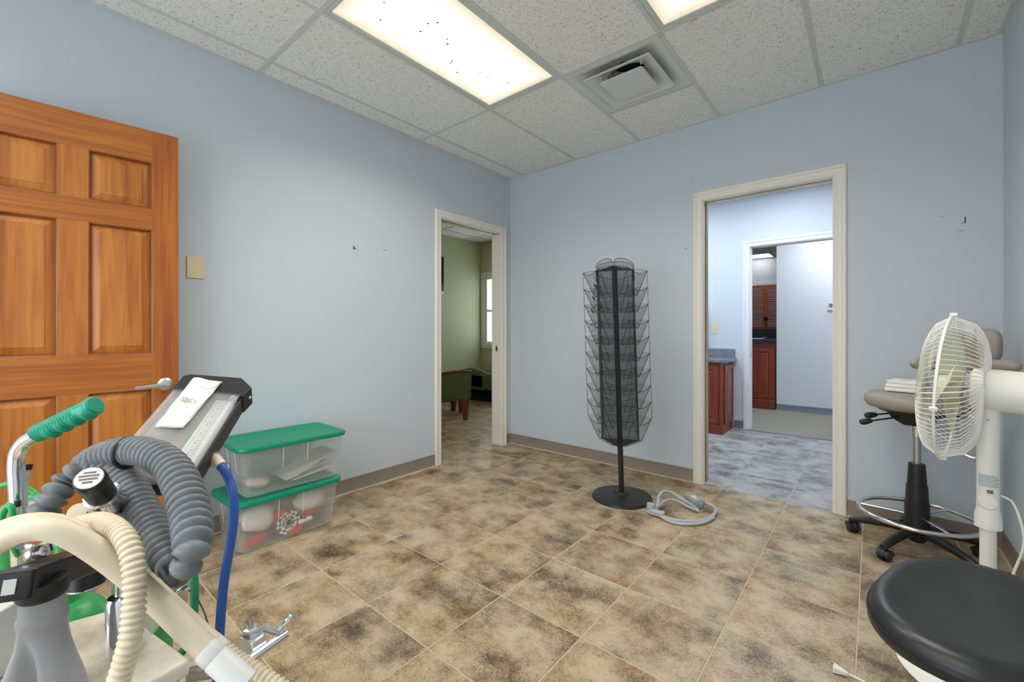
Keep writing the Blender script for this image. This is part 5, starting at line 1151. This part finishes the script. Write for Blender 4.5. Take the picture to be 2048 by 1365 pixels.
# ---- ivory and cream vacuum hoses
hA = [(2.10, -3.60, .10), (2.11, -3.55, .55), (2.1196, -3.4425, 0.8063), (2.1431, -3.4229, 0.8777), (2.1587, -3.4033, 0.9186), (2.1708, -3.3866, 0.9333), (2.1834, -3.3696, 0.9383), (2.1943, -3.3539, 0.9339), (2.2015, -3.3375, 0.9193), (2.2065, -3.3202, 0.8978), (2.2124, -3.3023, 0.8728), (2.2229, -3.2844, 0.8464), (2.2365, -3.2665, 0.8179), (2.2565, -3.2498, 0.7918), (2.2721, -3.2367, 0.7738)]
vh = thing('vacuum_hose', 'thick smooth ivory hose arching to a white cuff at the bottom', 'hose', V((2.2743, -3.2349, 0.7483)), 'ivory smooth hoses')
part(vh, 'tube', MB().tube(smooth_path(hA, 130), .0122, 20), M_IVORY, smooth=60)
d_ = (V((2.2721, -3.2367, 0.7738)) - V((2.2565, -3.2498, 0.7918))).normalized(); e_ = V((2.2676, -3.2405, 0.7784))
part(vh, 'cuff', MB().lathe([(.0125, 0), (.0138, .003), (.0138, .014), (.0128, .016), (.0142, .018), (.0142, .062), (.0, .064)], e_, d_, 26), M_PLATEW, smooth=35)
hB = [(2.06, -3.60, .10), (2.07, -3.55, .55), (2.069, -3.4457, 0.7994), (2.0941, -3.4247, 0.8758), (2.1113, -3.4038, 0.9181), (2.129, -3.3825, 0.9324), (2.1377, -3.3621, 0.9319), (2.1452, -3.3428, 0.9223), (2.1536, -3.3228, 0.9024), (2.1538, -3.3031, 0.877), (2.1552, -3.2824, 0.8467), (2.1641, -3.2618, 0.815), (2.18, -3.242, 0.7849), (2.1998, -3.2255, 0.7611), (2.219, -3.216, 0.7499)]
vh2 = thing('vacuum_hose', 'thinner smooth ivory hose behind the thick one, ending in ribs', 'hose', V((2.2718, -3.1717, 0.6988)), 'ivory smooth hoses')
part(vh2, 'tube', MB().tube(smooth_path(hB, 130), .0085, 18), M_IVORY, smooth=60)
part(vh2, 'cuff', MB().cyl((2.2137, -3.2178, 0.7517), (2.2296, -3.2097, 0.7418), .0088, seg=20), M_PLATEW, smooth=35)
part(vh2, 'ribbed_tail', corrugated([(2.2255, -3.2118, 0.7436), (2.2432, -3.2022, 0.7326), (2.2633, -3.1919, 0.7252), (2.2841, -3.181, 0.7154), (2.3098, -3.1661, 0.6997), (2.3387, -3.1549, 0.672)], .0100, .0066, .0022, 16), M_CREAMRIB, smooth=60)
single('ribbed_hose', corrugated([(2.0383, -3.328, 0.8851), (2.0767, -3.322, 0.898), (2.131, -3.3156, 0.9132), (2.1772, -3.3096, 0.9195), (2.2146, -3.3043, 0.9167), (2.2347, -3.3006, 0.9032), (2.2469, -3.2995, 0.8834), (2.2535, -3.3005, 0.8615), (2.2588, -3.3026, 0.8412), (2.263, -3.3056, 0.8225), (2.2629, -3.3096, 0.8037), (2.2625, -3.3138, 0.7863), (2.2597, -3.3188, 0.7662)], .0110, .0066, .0022, 18), M_CREAMRIB, 'cream ribbed hose hanging down in front of the ivory hoses', 'hose', smooth=60)

# ---- blue, green and black lines
single('blue_hose', MB().tube(smooth_path([(1.9595, -3.1397, 0.9078), (1.9701, -3.1334, 0.8959), (1.9781, -3.128, 0.8792), (1.9943, -3.1275, 0.8579), (2.007, -3.1299, 0.8311), (2.0141, -3.1344, 0.8042), (2.0198, -3.1414, 0.77), (2.0243, -3.1494, 0.7308), (2.0274, -3.1546, 0.6883), (2.0306, -3.1584, 0.6417), (2.0333, -3.1627, 0.5892), (2.0393, -3.1707, 0.5321), (2.135, -3.25, .42)], 70), .0072, 16), M_BLUE, 'blue rubber hose hanging from the flowmeter fitting', 'hose', smooth=60)
single('green_hose', MB().tube(smooth_path([(1.8108, -3.1533, 0.701), (1.8321, -3.1485, 0.6815), (1.8479, -3.1483, 0.6577), (1.86, -3.1512, 0.6298), (1.8699, -3.156, 0.598), (1.874, -3.1655, 0.5577), (1.8684, -3.1833, 0.5093), (2.09, -3.215, .42)], 40), .0072, 14), plain('dark_green_hose', S(20,128,84), .4), 'upright dark green hose below the grey hoses', 'hose', smooth=60)
single('green_hose', MB().tube(smooth_path([(1.585, -3.385, .76), (1.4893, -3.4222, 0.8008), (1.4954, -3.4171, 0.8207), (1.5184, -3.3979, 0.8347), (1.5413, -3.3787, 0.8427), (1.5529, -3.3625, 0.8359), (1.5616, -3.3487, 0.823), (1.5755, -3.337, 0.8048), (1.5864, -3.328, 0.7806), (1.70, -3.30, .78), (1.713, -3.313, .715)], 40), .0052, 12), M_GREENH, 'upper green hose looping behind the handle', 'hose', smooth=60)
single('green_hose', MB().tube(smooth_path([(1.5749, -3.3637, 0.8127), (1.587, -3.3536, 0.8196), (1.5932, -3.3419, 0.8107), (1.5965, -3.3326, 0.7928), (1.6026, -3.3275, 0.7708), (1.72, -3.32, .715)], 30), .0048, 12), M_GREENH, 'short green hose curving out from the handle', 'hose', smooth=60)
single('green_hose', MB().tube(smooth_path([(1.7601, -3.3782, 0.827), (1.7588, -3.3793, 0.8504), (1.7544, -3.383, 0.8554), (1.7486, -3.3878, 0.8454), (1.7447, -3.391, 0.8253), (1.7486, -3.3878, 0.8053), (1.7409, -3.3812, 0.7937), (1.7008, -3.3691, 0.7413)], 40), .0046, 12), M_GREENH, 'green hose looping in front of the handle at the left edge', 'hose', smooth=60)
single('black_wire', MB().tube(smooth_path([(1.8215, -3.1509, 0.6321), (1.8622, -3.1494, 0.6356), (1.9083, -3.1499, 0.6299), (1.9391, -3.1502, 0.6175), (1.9543, -3.1505, 0.6118), (1.9682, -3.152, 0.5852), (2.0388, -3.1842, 0.5969)], 30), .0013, 6), M_BLACK, 'thin black wire curving down beside the blue hose', 'wire')
single('film_bag', blob((1.5779, -3.3612, 0.7851), (.045, .042, .030), 21, .5, 22, 12), M_FILM, 'crumpled clear film bag behind the cart handle', 'bag', smooth=15)
single('film_sleeve', blob((2.0301, -3.2567, 0.7296), (.03, .024, .042), 22, .2, 18, 12), see_through('milky_film', S(232,228,216), .4, .25), 'milky film sleeve behind the ivory hoses', 'plastic sleeve', smooth=40)
